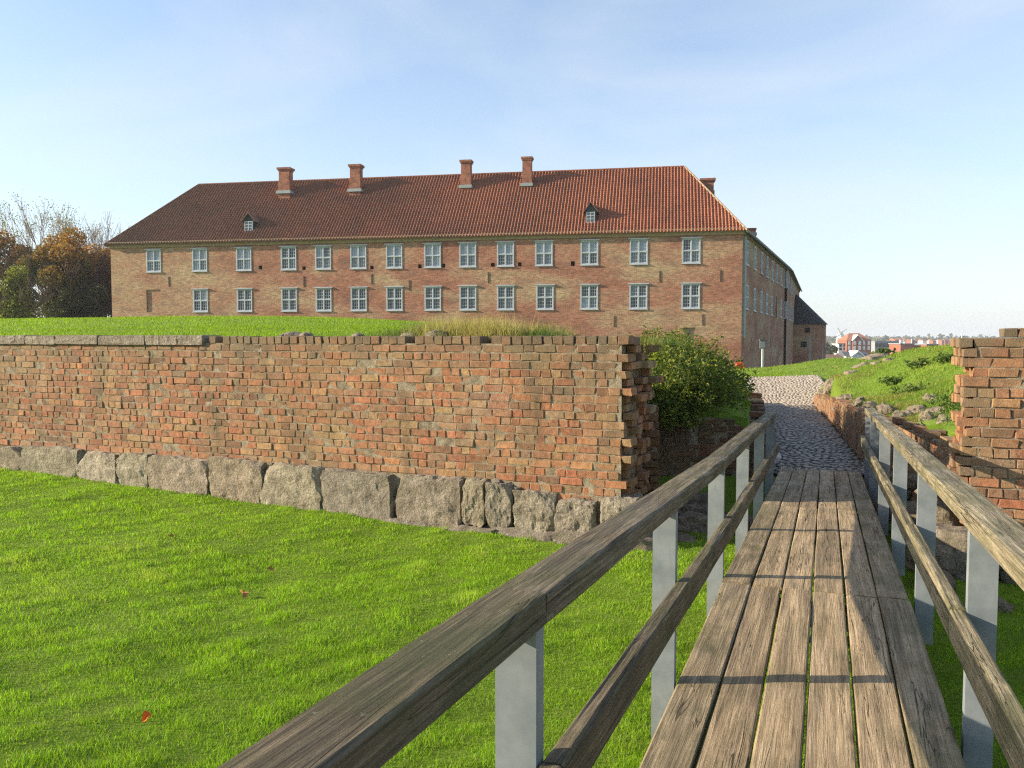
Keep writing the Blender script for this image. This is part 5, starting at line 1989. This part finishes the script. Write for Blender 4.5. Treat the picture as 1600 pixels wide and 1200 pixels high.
# ------------------------------------------------------------------ the town across the water
def house(name, label, px0, px1, pyeave, pybase, pyridge, y, wall_mat, roof_mat, depth=10, hip=0.0, win=None, group=None, gable=None):
    a, b = at(px0, pybase, y), at(px1, pybase, y)
    w = b.x - a.x
    root = thing(name, label, 'building', ((a.x + b.x) / 2, y + depth / 2, E - 7.7), group)
    ze_, zr = at(px0, pyeave, y).z - root.location.z, at(px0, pyridge, y).z - root.location.z
    zb = at(px0, pybase, y).z - root.location.z
    hw, hd = w / 2, depth / 2
    mb = MB(); mb.box((-hw, -hd, min(0, zb - 2)), (hw, hd, ze_))
    o = mb.build('wall', wall_mat, None); o.parent = root
    mb = MB()
    ov = .3
    if zr > ze_ + .05:
        A = [Vector(q) for q in ((-hw - ov, -hd - ov, ze_ - .1), (hw + ov, -hd - ov, ze_ - .1), (hw + ov, hd + ov, ze_ - .1), (-hw - ov, hd + ov, ze_ - .1))]
        r0, r1 = Vector((-hw * (1 - hip), 0, zr)), Vector((hw * (1 - hip), 0, zr))
        mb.quad(A[0], A[1], r1, r0); mb.quad(A[2], A[3], r0, r1); mb.poly([A[1], A[2], r1]); mb.poly([A[3], A[0], r0])
    else:
        mb.box((-hw - ov, -hd - ov, ze_ + .01), (hw + ov, hd + ov, ze_ + .4))
    rf = mb.build('roof', roof_mat, None); rf.parent = root
    if gable:
        gx, gw, gh = gable
        mb = MB()
        mb.box((gx - gw / 2, -hd - .8, 0), (gx + gw / 2, -hd + .5, ze_ + .2))
        mb.poly([(gx - gw / 2, -hd - .8, ze_ + .2), (gx + gw / 2, -hd - .8, ze_ + .2), (gx, -hd - .8, ze_ + gh)])
        o = mb.build('gable', wall_mat, None); o.parent = root
        mb = MB()
        for sg_ in (-1, 1):
            e_, rr_ = Vector((gx + sg_ * (gw / 2 + .4), -hd - 1.2, ze_ - .1)), Vector((gx, -hd - 1.2, ze_ + gh + .2))
            mb.quad(e_, rr_, rr_ + Vector((0, 6, 0)), e_ + Vector((0, 6, 0)))
            mb.quad(e_, rr_, rr_ - Vector((0, 0, .4)), e_ - Vector((0, 0, .4)))
        o = mb.build('gable_roof', 'white', None); o.parent = root
    if win:
        cols, rows, ww, wh, mat = win
        for j in range(rows):
            for i in range(cols):
                x = -hw + w * (i + .5) / cols
                z = zb + (ze_ - zb) * (j + .55) / rows
                f = 0.0
                if gable and abs(x - gable[0]) < gable[1] / 2 + ww / 2: f = .8
                mb = MB(); mb.box((x - ww / 2, -hd - f - .1, z - wh / 2), (x + ww / 2, -hd - f + .05, z + wh / 2))
                o = mb.build('window', mat, None); o.parent = root
    return root


house('school_house', 'large red brick house with white windows and orange hipped roof across the harbour', 1323, 1361, 532, 548, 520.5, 400, 'town_brick', 'town_roof', 12, .55, (5, 2, 1.1, 1.9, 'white'), None, (-1.0, 4.6, 2.6))
house('office_block', 'long grey modern block beside the large red house', 1367, 1402, 534, 546, 534, 420, 'concrete', 'concrete', 12, 0, (6, 1, 1.6, 2.0, 'glass_dark'))
house('brick_block', 'flat roofed reddish brick block behind the bank, near the grey block', 1407, 1428, 538, 549, 538, 330, 'town_brick', 'concrete', 10, 0, None)
house('brick_block', 'low flat brick block with dark windows between two brick blocks', 1429, 1447, 540.5, 549, 540.5, 335, 'town_brick', 'concrete', 10, 0, (4, 1, .8, .9, 'glass_dark'))
house('brick_block', 'wide flat topped brick block nearest the right brick wall', 1448, 1466, 538.5, 549, 538.5, 330, 'town_brick', 'concrete', 10, 0, None)
house('cottage', 'low house with brown tiled roof below the large red house', 1286, 1318, 558, 566, 554, 210, 'white', 'brown_roof', 7, 0, None)
house('cottage', 'white gabled house with dark grey roof below the large red house', 1322, 1362, 556, 566, 549.5, 220, 'white', 'town_roof_dark', 8, .1, None, None, (-.6, 3.0, 1.2))
house('annex', 'small white annex with dark windows left of the large red house', 1310, 1323, 537.5, 548, 537.5, 402, 'white', 'concrete', 8, 0, (2, 2, 1.2, 1.2, 'glass_dark'))
rt = random.Random(5)
for k in range(26):
    px = 1388 + k * 4.4 + rt.uniform(-2, 2)
    yb = rt.uniform(533, 537)
    house('town_house', 'tiny red roofed house far off along the horizon', px, px + rt.uniform(3, 6), yb - 2.4, yb + 1, yb - 4.6, 900 + rt.uniform(-150, 200), rt.choice(['white', 'town_brick', 'town_brick']), rt.choice(['town_roof', 'brown_roof', 'brown_roof']), 9, .1, None, 'far town houses')
# windmill
q = at(1313, 531, 640)
wm = thing('windmill', 'white windmill with four sails on the ridge beyond the red house', 'windmill', tuple(q))
mb = MB(); mb.tube([(0, 0, -8), (0, 0, 1.2), (0, 0, 4.6)], [3.4, 3.0, 1.7], 10); o = mb.build('tower', 'white', None); o.parent = wm
mb = MB(); mb.tube([(0, 0, 4.6), (0, 0, 5.6), (0, 0, 6.4)], [1.9, 1.5, .3], 10); o = mb.build('cap', 'concrete', None); o.parent = wm
mb = MB(); mb.tube([(0, 0, .9), (0, 0, 1.3)], [4.0, 4.0], 12); o = mb.build('gallery', 'concrete', None); o.parent = wm
for k in range(4):
    a = .6 + k * math.pi / 2
    mb = MB()
    d = Vector((math.cos(a), 0, math.sin(a))); s_ = Vector((-math.sin(a), 0, math.cos(a)))
    c0 = Vector((0, -2.2, 5.2))
    mb.quad(c0 + s_ * .15, c0 + d * 5 + s_ * .15, c0 + d * 5 + s_ * .75, c0 + d * .8 + s_ * .75)
    mb.tube([c0, c0 + d * 5], [.18, .12], 4)
    o = mb.build('sail', 'white', None); o.parent = wm
for px, t0, t1, y, lab in ((1502, 521, 552, 60, 'thin white mast beyond the bank beside the right wall end'), (1424, 530, 545, 340, 'short white mast above the flat brick blocks')):
    q = at(px, t1, y)
    pl = thing('mast', lab, 'pole', (q.x, q.y, q.z - 2))
    mb = MB(); mb.tube([(0, 0, 0), (0, 0, at(px, t0, y).z - q.z + 2)], [.055 * y / 60, .04 * y / 60], 6); o = mb.build('pole', 'white', None); o.parent = pl
    mb = MB(); mb.tube([(0, 0, 0), (0, 0, .4)], [.12 * y / 60] * 2, 6); o = mb.build('foot', 'concrete', None); o.parent = pl
# trees between the houses, then the far wooded ridge
FT = [(.05, .07, .03), (.07, .09, .035), (.10, .10, .03), (.04, .055, .03)]
for k, (px, py, y, hw, lab) in enumerate([(1290, 534, 380, 9, 'bushy green tree on the far shore by the round tower'), (1302, 540, 360, 8, 'dark tree below the windmill on the far shore'), (1368, 548, 260, 8, 'yellowish tree right of the white gabled house'),
                                     (1398, 543, 150, 5, 'autumn yellow bush on the bank crest before the brick blocks'), (1418, 545, 140, 7, 'golden bush on the bank crest near the short mast'), (1340, 550, 230, 6, 'small dark tree behind the white gabled house'),
                                     (1297, 550, 250, 9, 'dark green tree behind the brown roofed house'), (1380, 551, 200, 9, 'low green tree cluster below the grey block')]):
    tree('far_tree', lab, px, py, y, hw, 700, .75 * y / 300, YG if 'yellow' in lab or 'gold' in lab else FT, 400 + k, depth=2, base_z=-7, low=.15)
r = np.random.default_rng(99)
VV, NP = [], 15000
x = r.uniform(-1.2, 1.2, NP)
yy = r.uniform(1100, 2200, NP)
P = np.stack([x * yy, yy, np.zeros(NP)], 1)
hgt = 5 + 5 * vnoise(P[:, 0] * .02, P[:, 1] * .004, 1.0, 3) + 3 * vnoise(P[:, 0] * .1, P[:, 1] * .01, 1.0, 4)
P[:, 2] = E - 5 + (yy - 1100) / 1100 * 4 + r.uniform(0, 1, NP) * np.clip(hgt, 2, 14)
me = leaf_mesh('far_woods', P, np.full(NP, 9.0), tint_mix(FT, NP, 8), 9, .8)
o = bpy.data.objects.new('far_woods', me); put(o, 'leaf')
tag(o, 'distant wooded ridge along the horizon', 'woods', kind='stuff')

# ------------------------------------------------------------------ thin autumn haze over land and water
mb = MB()
mb.box((-6200, -800, E - 9.5), (6200, 6200, E + 26))
hz = bpy.data.objects.new('haze', mb.mesh('haze'))
hm = bpy.data.materials.new('haze')
hm.use_nodes = True
ht = hm.node_tree
ht.nodes.clear()
ho = ht.nodes.new('ShaderNodeOutputMaterial')
hv = ht.nodes.new('ShaderNodeVolumePrincipled')
hv.inputs['Color'].default_value = (0.86, 0.91, 0.97, 1)
hv.inputs['Density'].default_value = 0.00026
ht.links.new(hv.outputs['Volume'], ho.inputs['Volume'])
put(hz, hm)
tag(hz, 'thin pale haze lying over the far town and fields', 'haze', kind='stuff')
